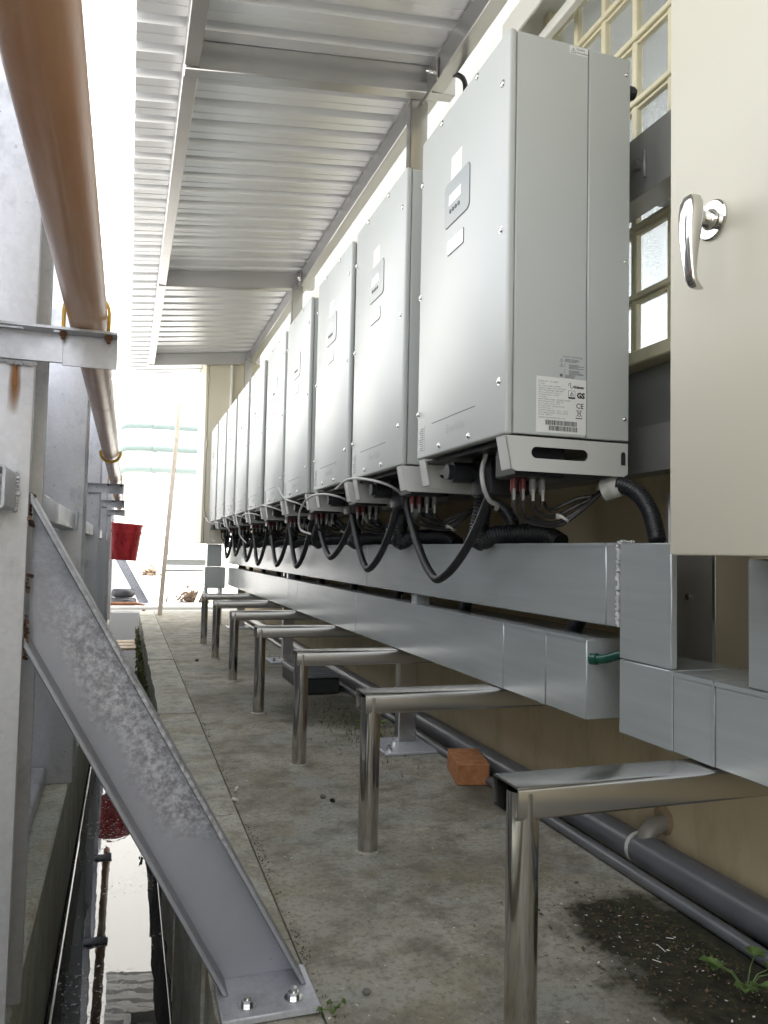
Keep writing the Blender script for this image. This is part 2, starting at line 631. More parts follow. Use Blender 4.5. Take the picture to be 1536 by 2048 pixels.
# ground sheet with an opening for the yard strip
g = MB()
xs, ys = [-500, -1.6, 2.2, 500], [-500, YN, YF, 500]
for i in range(3):
    for j in range(3):
        if i == 1 and j == 1:
            continue
        g.poly([(xs[i], ys[j], -0.02), (xs[i + 1], ys[j], -0.02), (xs[i + 1], ys[j + 1], -0.02), (xs[i], ys[j + 1], -0.02)])
bmesh.ops.remove_doubles(g.b, verts=g.b.verts[:], dist=1e-4)
struct('ground', g, 'ground_soil', smooth=False)
struct('trench_floor', MB().box(-0.2, 0.2, YN, YF, -1.0, -0.9), 'trench_concrete', smooth=False)
struct('walkway', MB().box(0.331, 2.2, YN, YF, -0.9, 0.0), 'floor_concrete', smooth=False)
w = MB()
prof = [(-0.158, 0.012), (-0.155, 0.005), (-0.151, 0.0015), (-0.144, 0.0), (-0.141, 0.0), (0.153, 0.0), (0.156, 0.0), (0.162, 0.0015), (0.166, 0.005), (0.169, 0.012)]
for (xa, za), (xb_, zb_) in zip(prof, prof[1:]):
    w.poly([(xa, YN, -0.5 + za), (xb_, YN, -0.5 + zb_), (xb_, 8.2, -0.5 + zb_), (xa, 8.2, -0.5 + za)])
bmesh.ops.remove_doubles(w.b, verts=w.b.verts[:], dist=1e-5)
struct('water', w, 'water', angle=70)

# kerb of cast stones along the trench
kerb = struct('kerb', MB().box(0.175, 0.327, YN, YF, -0.88, -0.012), 'trench_concrete', smooth=False)
y = YN
k = 0
while y < YF - 0.02:
    L = random.choice([0.62, 0.74, 0.88, 0.97, 0.55])
    y1 = min(YF, y + L)
    b = bmesh.new()
    nx, ny = 4, 9
    top = {}
    dz = random.uniform(-0.004, 0.002)
    for i in range(nx + 1):
        for j in range(ny + 1):
            u, v = i / nx, j / ny
            xx = 0.163 + u * 0.166
            if i == 0:
                xx += random.uniform(-0.004, 0.007)
            edge = 0.004 if (i in (0, nx) or j in (0, ny)) else 0.0
            top[i, j] = b.verts.new((xx, y + 0.003 + v * (y1 - y - 0.006), dz - edge + random.uniform(-0.0012, 0.0012)))
    for i in range(nx):
        for j in range(ny):
            b.faces.new([top[i, j], top[i + 1, j], top[i + 1, j + 1], top[i, j + 1]])
    ring = [top[i, 0] for i in range(nx + 1)] + [top[nx, j] for j in range(1, ny + 1)] + [top[i, ny] for i in range(nx - 1, -1, -1)] + [top[0, j] for j in range(ny - 1, 0, -1)]
    low = [b.verts.new((v.co.x, v.co.y, -0.9 if v.co.x < 0.2 else -0.10)) for v in ring]
    for i in range(len(ring)):
        q = (i + 1) % len(ring)
        b.faces.new([ring[q], ring[i], low[i], low[q]])
    mb = MB()
    mb.merge(b)
    part('kerb_stone', mb, 'kerb_concrete', kerb, angle=50)
    y = y1
    k += 1

# concrete ledge on the other side of the trench, cast in lengths
LZ = -0.06
led = struct('ledge', MB().box(-1.6, -0.176, YN, YF, -0.9, LZ - 0.012), 'trench_concrete', smooth=False)
for (a, b_) in ((-9.0, 0.9), (0.9, 3.14), (3.14, 5.6), (5.6, 9.55)):
    part('ledge_block', MB().box(-1.598, -0.158 + random.uniform(-0.003, 0.003), a + 0.003, b_ - 0.003, -0.89, LZ, 0.006, 1), 'ledge_concrete', led, smooth=False)

# building wall with a window opening, and the dim room behind
wall = MB()
WY0, WY1, WZ0, WZ1 = 1.02, 2.12, 1.275, 2.62
for (a, b_, c0, c1) in ((YN, WY0, 0, 3.6), (WY0, WY1, 0, WZ0), (WY1, YF - 0.3, 0, 2.05)):
    wall.box(XW, 1.45, a, b_, c0 - 0.5, c1)
wall.box(XW, 1.45, WY0, WY1, WZ1, 3.6)
bw = part('building_wall', wall, 'wall_plaster', None, smooth=False)
tag(bw, 'beige yellow plastered building wall behind the ducts and inverters', 'wall')
part('render_band', MB().box(XW - 0.006, XW + 0.002, -1.0, 7.6, 1.045, 1.24), 'band_grey', bw, smooth=False)
room = MB()
room.box(1.45, 6.0, YN, YF - 0.3, 3.62, 3.72)
room.box(1.45, 6.0, YN, YF - 0.3, -0.4, -0.3)
room.box(5.9, 6.0, YN, YF - 0.3, -0.3, 2.0)
struct('room_interior', room, 'ceiling_plaster', smooth=False)

# ------------------------------------------------------------------ window
win = thing('window', 'cream framed gridded window with patterned glass beside the beige cabinet', 'window', (XW, 1.57, WZ0))
GX = 1.262
vb = [1.04, 1.165, 1.36, 1.555, 1.70, 1.845, 1.99, 2.105]
hb = [1.285, 1.435, 1.62, 1.80, 1.965, 2.145, 2.30, 2.45, 2.60]
for yb in (1.165, 1.555, 1.70, 1.845, 1.99):
    part('mullion', MB().box(GX - 0.014, GX + 0.006, yb - 0.011, yb + 0.011, WZ0, WZ1, 0.003, 1), 'cream_paint', win)
part('mullion', MB().box(GX - 0.014, GX + 0.006, 1.349, 1.371, WZ0, WZ1, 0.003, 1), 'cream_paint', win)
for zb in (1.435, 1.62, 1.80, 1.965, 2.145, 2.30, 2.45):
    part('rail', MB().box(GX - 0.022, GX + 0.004, WY0 + 0.002, WY1 - 0.002, zb - 0.008, zb + 0.008, 0.003, 1).box(GX - 0.012, GX + 0.005, WY0 + 0.004, WY1 - 0.004, zb - 0.017, zb - 0.0085, 0.002, 1), 'cream_paint', win)
fr = MB()
fr.box(GX - 0.03, GX + 0.03, WY0 - 0.04, WY0, WZ0 - 0.03, WZ1 + 0.04, 0.003, 1)
fr.box(GX - 0.03, GX + 0.03, WY1, WY1 + 0.04, WZ0 - 0.03, WZ1 + 0.04, 0.003, 1)
part('jamb', fr, 'cream_paint', win)
part('sill', MB().box(GX - 0.05, GX + 0.03, WY0 - 0.02, WY1 + 0.02, WZ0 - 0.032, WZ0 + 0.004, 0.004, 1), 'cream_paint', win)
vv = [WY0 + 0.002, 1.154, 1.176, 1.349, 1.371, 1.544, 1.566, 1.689, 1.711, 1.834, 1.856, 1.979, 2.001, WY1 - 0.002]
hh = [WZ0 + 0.004] + [z for zb in (1.435, 1.62, 1.80, 1.965, 2.145, 2.30, 2.45) for z in (zb - 0.017, zb + 0.008)] + [WZ1 - 0.004]
for i in range(0, len(vv), 2):
    for j in range(0, len(hh), 2):
        part('pane', MB().box(GX + 0.0045, GX + 0.0075, vv[i], vv[i + 1], hh[j], hh[j + 1]), 'frosted_glass', win, smooth=False)
tr = thing('window_hood', 'chipped white painted steel hood over the head of the window', 'window hood', (1.2, 1.6, 2.40))
part('hood_plate', MB().prism([(1.10, 2.475), (1.13, 2.51), (XW, 2.53), (XW, 2.515), (1.135, 2.497), (1.112, 2.47)], lambda u, v, a: (u, a, v), 0.9, 2.19), 'white_paint', tr)
part('hood_lip', MB().box(1.098, 1.108, 0.9, 2.19, 2.385, 2.475, 0.002, 1), 'white_paint', tr)
part('track', MB().box(1.175, 1.20, 0.9, 2.17, 2.36, 2.395, 0.003, 1), 'white_paint', tr)
part('end_plate', MB().prism([(1.11, 2.39), (1.11, 2.47), (1.135, 2.495), (1.26, 2.51), (1.26, 2.33), (1.17, 2.34)], lambda u, v, a: (u, a, v), 2.176, 2.186), 'white_paint', tr)

# translucent ribbed sheets above the wall beyond the window
ts = thing('translucent_screen', 'bright white translucent ribbed sheeting above the wall behind the inverters', 'sheeting', (1.33, 2.2, 2.0))
yy = 2.175
while yy < 8.6:
    prof = []
    a = 0.0
    n_r = 6
    top = []
    for q in range(n_r):
        for (dy, dx) in ((0, 0), (0.09, 0), (0.105, -0.022), (0.135, -0.022), (0.15, 0)):
            top.append((yy + q * 0.15 + dy, 1.335 + dx))
    prof = [(p[1], p[0]) for p in top] + [(p[1] + 0.003, p[0]) for p in reversed(top)]
    part('ribbed_sheet', MB().prism(prof, lambda u, v, a: (u, v, a), 2.055, 3.9), 'translucent_sheet', ts, smooth=False)
    yy += n_r * 0.15 + 0.002

# ================================================================== canopy
cp = thing('canopy', 'bare metal lean-to canopy with corrugated roof and square steel frame', 'canopy', (1.1, 3.0, 0))
SL = 0.118                                   # fall of the roof towards the trench


def rz(x):                                   # underside of the sheeting
    return 2.600 + (x - 0.15) * SL


yy = -8.8
PITCH_R = 0.165
XL, XR = -0.035, 1.22
while yy < 7.75:
    n_r = 5
    top = []
    for q in range(n_r):
        o = q * PITCH_R
        for (dy, dz) in ((0.0, 0), (0.046, 0), (0.049, 0.002), (0.053, 0.002), (0.056, 0), (0.104, 0), (0.114, 0.031), (0.155, 0.031), (0.1649, 0)):
            top.append((yy + o + dy, dz))
    prof = top + [(p[0], p[1] + 0.0012) for p in reversed(top)]
    off = random.uniform(-0.004, 0.004)
    b = bmesh.new()
    A = [b.verts.new((XL + off, v, rz(XL) + z)) for v, z in prof]
    B = [b.verts.new((XR, v, rz(XR) + z)) for v, z in prof]
    n = len(prof)
    for i in range(n):
        b.faces.new([A[(i + 1) % n], A[i], B[i], B[(i + 1) % n]])
    h = len(top)
    for i in range(h - 1):
        b.faces.new([A[i], A[i + 1], A[n - 2 - i], A[n - 1 - i]])
        b.faces.new([B[i], B[n - 1 - i], B[n - 2 - i], B[i + 1]])
    mb = MB()
    mb.merge(b)
    part('roof_sheet', mb, 'roof_metal', cp, smooth=False)
    yy += n_r * PITCH_R - 0.0005
RY = [0.35, 2.80, 5.27, 7.62]


def sloped_box(x0, x1, y0, y1, zfun, h):
    mb = MB()
    mb.prism([(x0, zfun(x0) - h), (x1, zfun(x1) - h), (x1, zfun(x1)), (x0, zfun(x0))], lambda u, v, a: (u, a, v), y0, y1, 0.003)
    return mb


for ry in RY:
    part('rafter', sloped_box(0.135, 1.20, ry, ry + 0.055, lambda x: rz(x) - 0.002, 0.112), 'aluminium', cp)
for a, b_ in zip([-8.7] + RY, RY):
    ya = a + (0.058 if a > 0 else 0)
    part('purlin', MB().box(0.132, 0.187, ya, b_ - 0.003, rz(0.13) - 0.102, rz(0.13) - 0.004, 0.003, 1), 'aluminium', cp)
    part('eaves_beam', MB().box(1.085, 1.145, ya, b_ - 0.003, rz(1.085) - 0.108, rz(1.085) - 0.006, 0.003, 1), 'aluminium', cp)
for ry in RY[1:]:
    pl = part('gusset', MB().box(1.075, 1.082, ry - 0.10, ry + 0.052, rz(1.08) - 0.13, rz(1.08) - 0.02), 'aluminium', cp)
    for (by, bz) in ((-0.035, -0.05), (-0.075, -0.08)):
        part('bolt', MB().cyl((1.066, ry + by, rz(1.08) + bz), (1.0755, ry + by, rz(1.08) + bz), 0.010, 6).cyl((1.054, ry + by, rz(1.08) + bz), (1.066, ry + by, rz(1.08) + bz), 0.005, 8), 'screw_steel', pl)
PY = [2.86, 5.22]
for py in PY + [7.50]:
    part('post', MB().box(1.03, 1.105, py, py + 0.05, 0.0125, rz(1.05) - 0.108, 0.004, 1), 'brushed_steel', cp)
    bp = part('base_plate', MB().box(0.93, 1.16, py - 0.14, py + 0.09, 0.001, 0.0125, 0.002, 1), 'galvanised', cp)
    for (bx, by) in ((0.955, -0.11), (1.005, -0.02), (0.955, 0.06)):
        part('bolt', MB().cyl((bx, py + by, 0.0125), (bx, py + by, 0.021), 0.011, 6).cyl((bx, py + by, 0.021), (bx, py + by, 0.034), 0.006, 8), 'screw_steel', bp)
    part('outrigger', MB().box(1.108, XW - 0.003, py + 0.002, py + 0.048, 2.33, 2.385, 0.003, 1), 'aluminium', cp)
    part('knee_plate', MB().prism([(1.108, 2.18), (1.108, 2.325), (1.25, 2.325)], lambda u, v, a: (u, a, v), py + 0.015, py + 0.027), 'aluminium', cp)

# mounting rails carried behind the inverters
mr = thing('mounting_frame', 'two dull steel channel rails carrying the row of inverters', 'mounting rail', (1.14, 1.3, 0.94))
for (z0, z1, nm) in ((1.60, 1.75, 'rail'), (0.945, 1.05, 'rail')):
    yq = 0.6
    while yq < 7.7:
        prof = [(1.115, z0), (1.185, z0), (1.185, z0 + 0.006), (1.121, z0 + 0.006), (1.121, z1 - 0.006), (1.185, z1 - 0.006), (1.185, z1), (1.115, z1)]
        part('channel_rail', MB().prism(prof, lambda u, v, a: (u, a, v), yq, min(7.7, yq + 2.4) - 0.004), 'rail_steel', mr)
        yq += 2.4
for yq in (1.53, 3.9, 6.3):
    for (z0, z1) in ((1.62, 1.73), (0.955, 1.04)):
        part('wall_bracket', MB().box(1.186, XW - 0.002, yq - 0.03, yq + 0.03, z0, z1), 'galvanised', mr)
part('clip', MB().box(1.108, 1.1145, 1.47, 1.476, 1.635, 1.70, 0.001, 1).cyl((1.10, 1.50, 1.675), (1.1145, 1.50, 1.675), 0.012, 10), 'rail_steel', mr)

# short wall post and the far cabinets
ws = thing('wall_strut', 'short grey steel channel post on the wall under the beige cabinet', 'strut', (1.2, 1.4, 0.5))
part('web', MB().box(1.20, 1.206, 1.325, 1.475, 0.515, 0.90), 'strut_brown', ws)
for (a, b_) in ((1.322, 1.332), (1.468, 1.478)):
    part('flange', MB().box(1.178, XW - 0.002, a, b_, 0.515, 0.90, 0.001, 1), 'aluminium', ws)
part('screw', MB().cyl((1.192, 1.425, 0.665), (1.2, 1.425, 0.665), 0.007, 8), 'screw_steel', ws)

# ================================================================== inverters
IX0, IX1, IXS = 0.750, 1.062, 0.951      # front, back, seam
IY0, IY1 = 1.459, 1.977
IZ0, IZ1 = 1.006, 1.898
INV_Y = [0.0, 0.652, 1.240, 1.905, 2.495, 3.150, 3.780, 4.405, 5.035, 5.675]

inv = thing('inverter', '', 'inverter', (IX1, IY0, IZ0 - 0.075), 'grey inverters in a row along the wall')
cov = part('front_cover', MB().box(IX0, IX0 + 0.019, IY0 - 0.0025, IY1 + 0.0025, IZ0, IZ1 + 0.002, 0.006, 3), 'inverter_paint', inv)
part('body', MB().box(IX0 + 0.0205, IXS - 0.0012, IY0, IY1, IZ0 + 0.004, IZ1, 0.002, 1), 'inverter_paint', inv)
part('rear_box', MB().box(IXS + 0.0012, IX1, IY0 + 0.0006, IY1 - 0.0006, IZ0 + 0.004, IZ1 - 0.001, 0.002, 1), 'inverter_paint', inv)


def screw(parent, x, y, z, nrm=(-1, 0, 0), r=0.0068):
    p, d = Vector((x, y, z)), Vector(nrm)
    mb = MB()
    mb.tube([p, p + d * 0.0012, p + d * 0.0012, p + d * 0.0035, p + d * 0.0048, p + d * 0.0048, p + d * 0.0028], [r * 1.25, r * 1.25, r * 0.85, r * 0.85, r * 0.55, r * 0.3, r * 0.28], 10)
    return part('screw', mb, 'screw_steel', parent)


for (yy, zz) in ((1.62, 1.884), (1.835, 1.884), (1.486, 1.788), (1.486, 1.458), (1.486, 1.124), (1.971, 1.778), (1.971, 1.458), (1.971, 1.130), (1.819, 1.026), (1.640, 1.026)):
    screw(cov, IX0, yy, zz)
for (xx, zz) in ((1.050, 1.858), (1.050, 1.42), (1.050, 1.060)):
    screw(inv, xx, IY0 + 0.0005, zz, (0, -1, 0), 0.004)
# lower skirt: two slotted side panels
for s in (0, 1):
    y0, y1 = (IY0 + 0.001, IY0 + 0.004) if s == 0 else (IY1 - 0.004, IY1 - 0.001)
    b = bmesh.new()
    out = [(IX0 + 0.004, IZ0 - 0.001), (IX1 - 0.002, IZ0 - 0.001), (IX1 - 0.002, IZ0 - 0.070), (IX1 - 0.012, IZ0 - 0.076), (IX0 + 0.030, IZ0 - 0.076), (IX0 + 0.018, IZ0 - 0.072)]
    sx0, sx1, sz0, sz1 = 0.816, 0.957, IZ0 - 0.047, IZ0 - 0.022
    rr = (sz1 - sz0) / 2
    slot = []
    for q in range(9):
        an = -math.pi / 2 + math.pi * q / 8
        slot.append((sx1 - rr + rr * math.cos(an), (sz0 + sz1) / 2 + rr * math.sin(an)))
    for q in range(9):
        an = math.pi / 2 + math.pi * q / 8
        slot.append((sx0 + rr + rr * math.cos(an), (sz0 + sz1) / 2 + rr * math.sin(an)))
    ho = [b.verts.new((u, y0, v)) for u, v in out]
    hi = [b.verts.new((u, y0, v)) for u, v in slot]
    eo = [b.edges.new((ho[i], ho[(i + 1) % len(ho)])) for i in range(len(ho))]
    ei = [b.edges.new((hi[i], hi[(i + 1) % len(hi)])) for i in range(len(hi))]
    bmesh.ops.triangle_fill(b, edges=eo + ei, use_beauty=True)
    ext = bmesh.ops.extrude_face_region(b, geom=b.faces[:])
    bmesh.ops.translate(b, vec=(0, y1 - y0, 0), verts=[v for v in ext['geom'] if isinstance(v, bmesh.types.BMVert)])
    mb = MB()
    mb.merge(b)
    # folded front lip of the panel
    ly = (y0, y0 + 0.045) if s == 0 else (y1 - 0.045, y1)
    mb.prism([(IX0 + 0.004, IZ0 - 0.001), (IX0 + 0.007, IZ0 - 0.001), (IX0 + 0.021, IZ0 - 0.072), (IX0 + 0.018, IZ0 - 0.072)], lambda u, v, a: (u, a, v), *ly)
    part('skirt_panel', mb, 'bracket_paint', inv, smooth=False)
part('underside', MB().box(IX0 + 0.03, IX1 - 0.01, IY0 + 0.006, IY1 - 0.006, IZ0 - 0.012, IZ0 - 0.001), 'black_plastic', inv, smooth=False)
jb = part('connection_block', MB().box(0.845, 0.965, 1.715, 1.835, IZ0 - 0.105, IZ0 - 0.012, 0.008, 2), 'black_plastic', inv)
part('knob', MB().cyl((0.79, 1.83, IZ0 - 0.045), (0.845, 1.83, IZ0 - 0.045), 0.027, 16).cyl((0.776, 1.83, IZ0 - 0.045), (0.79, 1.83, IZ0 - 0.045), 0.020, 12), 'black_plastic', jb)
part('terminal_plate', MB().box(0.80, 0.925, 1.50, 1.60, IZ0 - 0.082, IZ0 - 0.012, 0.004, 1), 'black_plastic', inv)
part('gland', MB().cyl((0.93, 1.92, IZ0 - 0.012), (0.93, 1.92, IZ0 - 0.072), 0.023, 16).cyl((0.93, 1.92, IZ0 - 0.072), (0.93, 1.92, IZ0 - 0.100), 0.029, 6), 'gland_grey', inv)
part('hanger_knob', MB().cyl((IX1, 1.485, 1.835), (IX1 + 0.022, 1.485, 1.835), 0.016, 14).cyl((IX1 + 0.022, 1.485, 1.835), (IX1 + 0.028, 1.485, 1.835), 0.0135, 14), 'black_plastic', inv)
part('keyhole', MB().cyl((1.047, IY0 + 0.0002, IZ0 - 0.026), (1.047, IY0 - 0.0006, IZ0 - 0.026), 0.0055, 12).box(1.0415, 1.0525, IY0 - 0.0006, IY0 + 0.0002, IZ0 - 0.05, IZ0 - 0.026), 'black_plastic', inv)


# display on the front
def rrect(y0, y1, z0, z1, r, n=5):
    pts = []
    for (cy, cz, a0) in ((y1 - r, z1 - r, 0), (y0 + r, z1 - r, 90), (y0 + r, z0 + r, 180), (y1 - r, z0 + r, 270)):
        for q in range(n):
            an = R(a0 + 90 * q / (n - 1))
            pts.append((cy + r * math.cos(an), cz + r * math.sin(an)))
    return pts


part('display_rim', MB().prism(rrect(1.6515, 1.8065, 1.5805, 1.6985, 0.017), lambda u, v, a: (a, u, v), IX0 - 0.0006, IX0 + 0.001), 'print_grey', cov)
dsp = part('display_panel', MB().prism(rrect(1.654, 1.805, 1.583, 1.697, 0.015), lambda u, v, a: (a, u, v), IX0 - 0.0018, IX0 + 0.001), 'inverter_trim', cov)
dsp_o = None
scr = MB().box(IX0 - 0.0026, IX0 - 0.0017, 1.702, 1.775, 1.634, 1.661)
part('screen', scr, 'lcd', cov, smooth=False)
for yb in (1.767, 1.750, 1.733, 1.715):
    part('button', MB().cyl((IX0 - 0.0017, yb, 1.618), (IX0 - 0.0032, yb, 1.618), 0.0055, 12), 'print_grey', cov)
part('nameplate_rim', MB().prism(rrect(1.684, 1.785, 1.5055, 1.5465, 0.006), lambda u, v, a: (a, u, v), IX0 - 0.0007, IX0 + 0.001), 'print_grey', cov)
part('nameplate', MB().prism(rrect(1.6875, 1.783, 1.509, 1.5445, 0.004), lambda u, v, a: (a, u, v), IX0 - 0.0016, IX0 + 0.001), 'nameplate', cov)
FR = ((0, -1, 0), (0, 0, 1))
wn = part('warning_note', MB().box(IX0 - 0.0006, IX0 - 0.0001, 1.702, 1.768, 1.6985, 1.757), 'sticker_white', cov, smooth=False)
mb = MB()
for q in range(9):
    zq = 1.750 - q * 0.0056
    yq = 1.763
    while yq > 1.709:
        wl = random.uniform(0.004, 0.013)
        mb.box(IX0 - 0.0009, IX0 - 0.0006, max(1.708, yq - wl), yq, zq - 0.0011, zq)
        yq -= wl + 0.003
part('note_print', mb, 'print_faint', cov, smooth=False)
# thin rule and pale maker's name low on the cover
part('rule', MB().box(IX0 - 0.0005, IX0, 1.606, 1.872, 1.0905, 1.0925), 'print_grey', cov, smooth=False)
mb = MB()
mb.mesh(text_mesh('EnerSolis', 0.030), frame((IX0 - 0.0004, 1.775, 1.052), *FR))
part('brand_lettering', mb, 'print_faint', cov, smooth=False)
rl = part('regulation_sticker', MB().box(IX0 - 0.0006, IX0, 1.925, 1.967, 1.022, 1.094), 'sticker_silver', cov, smooth=False)
mb = MB()
for q in range(11):
    mb.box(IX0 - 0.0009, IX0 - 0.0006, 1.929, 1.929 + random.uniform(0.02, 0.034), 1.027 + q * 0.0058, 1.0292 + q * 0.0058)
part('sticker_print', mb, 'print_grey', cov, smooth=False)

# stickers on the side that faces the camera
SD = ((1, 0, 0), (0, 0, 1))
YS = IY0 - 0.0006


def side_sticker(name, x0, x1, z0, z1, mat):
    return part(name, MB().box(x0, x1, YS, IY0 + 0.0002, z0, z1), mat, inv, smooth=False)


def line_box(mb, x0, x1, z0, z1):
    mb.box(x0, x1, YS - 0.0003, YS, z0, z1)


def txt(mb, s, x, z, size, bold=0.0, align='LEFT', shear=0.0):
    mb.mesh(text_mesh(s, size, align, bold, shear), frame((x, YS - 0.0002, z), *SD))


def tri_mark(mb, x, z, w, t=0.0008):
    P = [(x, z), (x + w, z), (x + w / 2, z + w * 0.86)]
    for a, b_ in ((0, 1), (1, 2), (2, 0)):
        mb.tube([(P[a][0], YS, P[a][1]), (P[b_][0], YS, P[b_][1])], t * 0.7, 4)
    line_box(mb, x + w / 2 - t * 0.6, x + w / 2 + t * 0.6, z + w * 0.28, z + w * 0.58)
    line_box(mb, x + w / 2 - t * 0.6, x + w / 2 + t * 0.6, z + w * 0.12, z + w * 0.2)


hot = side_sticker('hot_surface_sticker', 0.9005, 0.9475, 1.8755, 1.8945, 'sticker_white')
mb = MB()
tri_mark(mb, 0.9035, 1.8785, 0.0125)
txt(mb, 'Caution', 0.9180, 1.8865, 0.0068, 0.0001)
txt(mb, 'Hot surface !', 0.9180, 1.8790, 0.0062, 0.0001)
part('sticker_print', mb, 'print_black', hot, smooth=False)

cau = side_sticker('caution_sticker', 0.880, 0.9485, 1.1395, 1.192, 'sticker_silver')
mb = MB()
txt(mb, 'Caution (Achtung)', 0.9145, 1.1850, 0.0068, 0.0, 'CENTER')
tri_mark(mb, 0.882, 1.1745, 0.009, 0.0006)
tri_mark(mb, 0.882, 1.1635, 0.009, 0.0006)
for (x, z, n) in ((0.895, 1.1815, 3), (0.905, 1.1700, 4), (0.905, 1.1570, 4), (0.895, 1.1465, 3)):
    for q in range(n):
        line_box(mb, x, x + random.uniform(0.024, 0.040), z - 0.0026 * q - 0.0011, z - 0.0026 * q)
for zq in (1.1675, 1.154):
    mb.tube([(0.8965 + 0.0028 * math.cos(R(a)), YS, zq + 0.0038 * math.sin(R(a))) for a in range(60, 330, 30)], 0.0004, 4)
line_box(mb, 0.883, 0.890, 1.1415, 1.1478)
part('sticker_print', mb, 'print_grey', cau, smooth=False)

lab = side_sticker('rating_sticker', 0.826, 0.9495, 1.0165, 1.1385, 'sticker_white')
mb = MB()
rows = ['MODEL NO. : ES 30000E', 'PV Input', 'Max. Input Voltage : 1000Vdc', 'Working Voltage / Start : 200~950V', 'MPPT Voltage Range : 480~850V',
        'Max. Input Current : 34 A x 2', 'DC Rated Power : 31.5kW', 'AC Output', 'Rated Output Voltage : 230/400V 50/60Hz', 'Rated Output Power : 30000 VA',
        'Max. Output Current : 45 A', 'DC Ingress Prot. : Enclosure IP 65', 'Protective Class : I', 'Ambient Temperature : -20 C ~ +60 C',
        'Overvoltage Category : II (PV), III (AC)', 'Altitude : 2000 m']
for q, s_ in enumerate(rows):
    txt(mb, s_, 0.8305, 1.1265 - q * 0.00485, 0.0046)
txt(mb, 'ABLEREX ELECTRONICS CO., LTD.', 0.8305, 1.0475, 0.0044)
part('sticker_print', mb, 'print_grey', lab, smooth=False)
mb = MB()
txt(mb, 'Ablerex', 0.9145, 1.1185, 0.0088, 0.00035, 'LEFT', 0.25)
mb.tube([(0.905, YS, 1.1225), (0.9055, YS, 1.1275), (0.9085, YS, 1.1295), (0.9105, YS, 1.127), (0.9098, YS, 1.1215), (0.9112, YS, 1.1185), (0.9135, YS, 1.118)], 0.0007, 4)
txt(mb, 'GS', 0.9260, 1.0975, 0.0165, 0.0009)
txt(mb, 'CE', 0.9240, 1.0745, 0.0160, 0.0002)
for (a, b_, c0, c1) in ((0.9045, 0.9215, 1.1120, 1.1126), (0.9045, 0.9215, 1.0945, 1.0985), (0.9045, 0.9051, 1.0945, 1.1126), (0.9209, 0.9215, 1.0945, 1.1126)):
    line_box(mb, a, b_, c0, c1)
tri_mark(mb, 0.9085, 1.1015, 0.009, 0.0008)
# crossed-out bin
line_box(mb, 0.9235, 0.9395, 1.0515, 1.0535)
for a, b_ in (((0.925, 1.071), (0.939, 1.0565)), ((0.939, 1.071), (0.925, 1.0565)), ((0.928, 1.0695), (0.9295, 1.0575)), ((0.936, 1.0695), (0.9345, 1.0575)), ((0.9265, 1.0695), (0.9375, 1.0695)), ((0.9295, 1.0575), (0.9345, 1.0575))):
    mb.tube([(a[0], YS, a[1]), (b_[0], YS, b_[1])], 0.0006, 4)
for (x0, x1, z0) in ((0.848, 0.924, 1.0335), (0.857, 0.927, 1.0215)):
    xq = x0
    while xq < x1:
        wl = random.choice([0.0006, 0.0010, 0.0014, 0.0020])
        line_box(mb, xq, xq + wl, z0, z0 + 0.0105)
        xq += wl + random.choice([0.0007, 0.0011, 0.0016])
part('sticker_marks', mb, 'print_black', lab, smooth=False)

inv['label'] = 'large grey inverter nearest the camera, rating sticker facing the beige cabinet'
INVS = [inv]
for i in range(1, 10):
    c = copy_tree(inv)
    c.location.y = IY0 + INV_Y[i]
    c['label'] = ('tenth grey inverter, last of the row beside the far beige cabinet' if i == 9 else
                  '%s grey inverter counted from the near end of the row' % ORD[i])
    INVS.append(c)

# ================================================================== cable ducts
DX0, DX1 = 0.958, 1.10


def duct_piece(parent, y0, y1, z0, z1, x0=DX0, x1=DX1, lid=True, bow=0.0):
    mb = MB()
    mb.box(x0, x1, y0 + 0.0012, y1 - 0.0012, z0, z1, 0.0022, 1)
    o = part('duct_section', mb, 'duct_metal', parent)
    if lid:
        part('lid', MB().box(x0 - 0.0012, x1 + 0.001, y0 + 0.002, y1 - 0.002, z1 + 0.0003, z1 + 0.0022).box(x0 - 0.0016, x0 - 0.0004, y0 + 0.002, y1 - 0.002, z1 - 0.006, z1 + 0.0022), 'duct_metal', o, smooth=False)
    return o


ud = thing('cable_duct', 'upper grey metal cable duct running under the inverters', 'cable duct', (DX0, 1.34, 0.607), 'grey cable ducts along the wall')
us = [1.345, 1.392, 3.087, 4.346, 5.60, 6.86, 7.72]
for a, b_ in zip(us, us[1:]):
    duct_piece(ud, a, b_, 0.607, 0.778)
ld = thing('cable_duct', 'lower grey metal cable duct on the stands, ending short of the riser', 'cable duct', (DX0, 1.46, 0.395), 'grey cable ducts along the wall')
ls = [1.462, 1.634, 1.852, 3.243, 4.459, 4.727, 5.95, 7.72]
for a, b_ in zip(ls, ls[1:]):
    duct_piece(ld, a, b_, 0.396, 0.570)
part('joint_cover', MB().box(DX0 - 0.002, DX0 - 0.0003, 1.634, 1.664, 0.397, 0.570), 'duct_metal', ld, smooth=False)
for yq in (2.06, 3.9):
    part('spacer', MB().box(DX0 + 0.012, DX0 + 0.06, yq * 1.23, yq * 1.23 + 0.05, 0.5725, 0.6065), 'duct_metal', ld, smooth=False)
nd = thing('cable_duct', 'near cable duct with riser joining upper duct, under the beige cabinet', 'cable duct', (DX0, 1.26, 0.370), 'grey cable ducts along the wall')
NZ0, NZ1 = 0.3975, 0.541
duct_piece(nd, 1.183, 1.342, 0.546, 0.779, DX0 - 0.003, DX0 + 0.012, lid=False)
duct_piece(nd, 1.183, 1.342, 0.3975, 0.5445, DX0 - 0.003, DX1 + 0.02, lid=False)
duct_piece(nd, 1.076, 1.183, NZ0, NZ1, DX0 - 0.001, DX1 + 0.02)
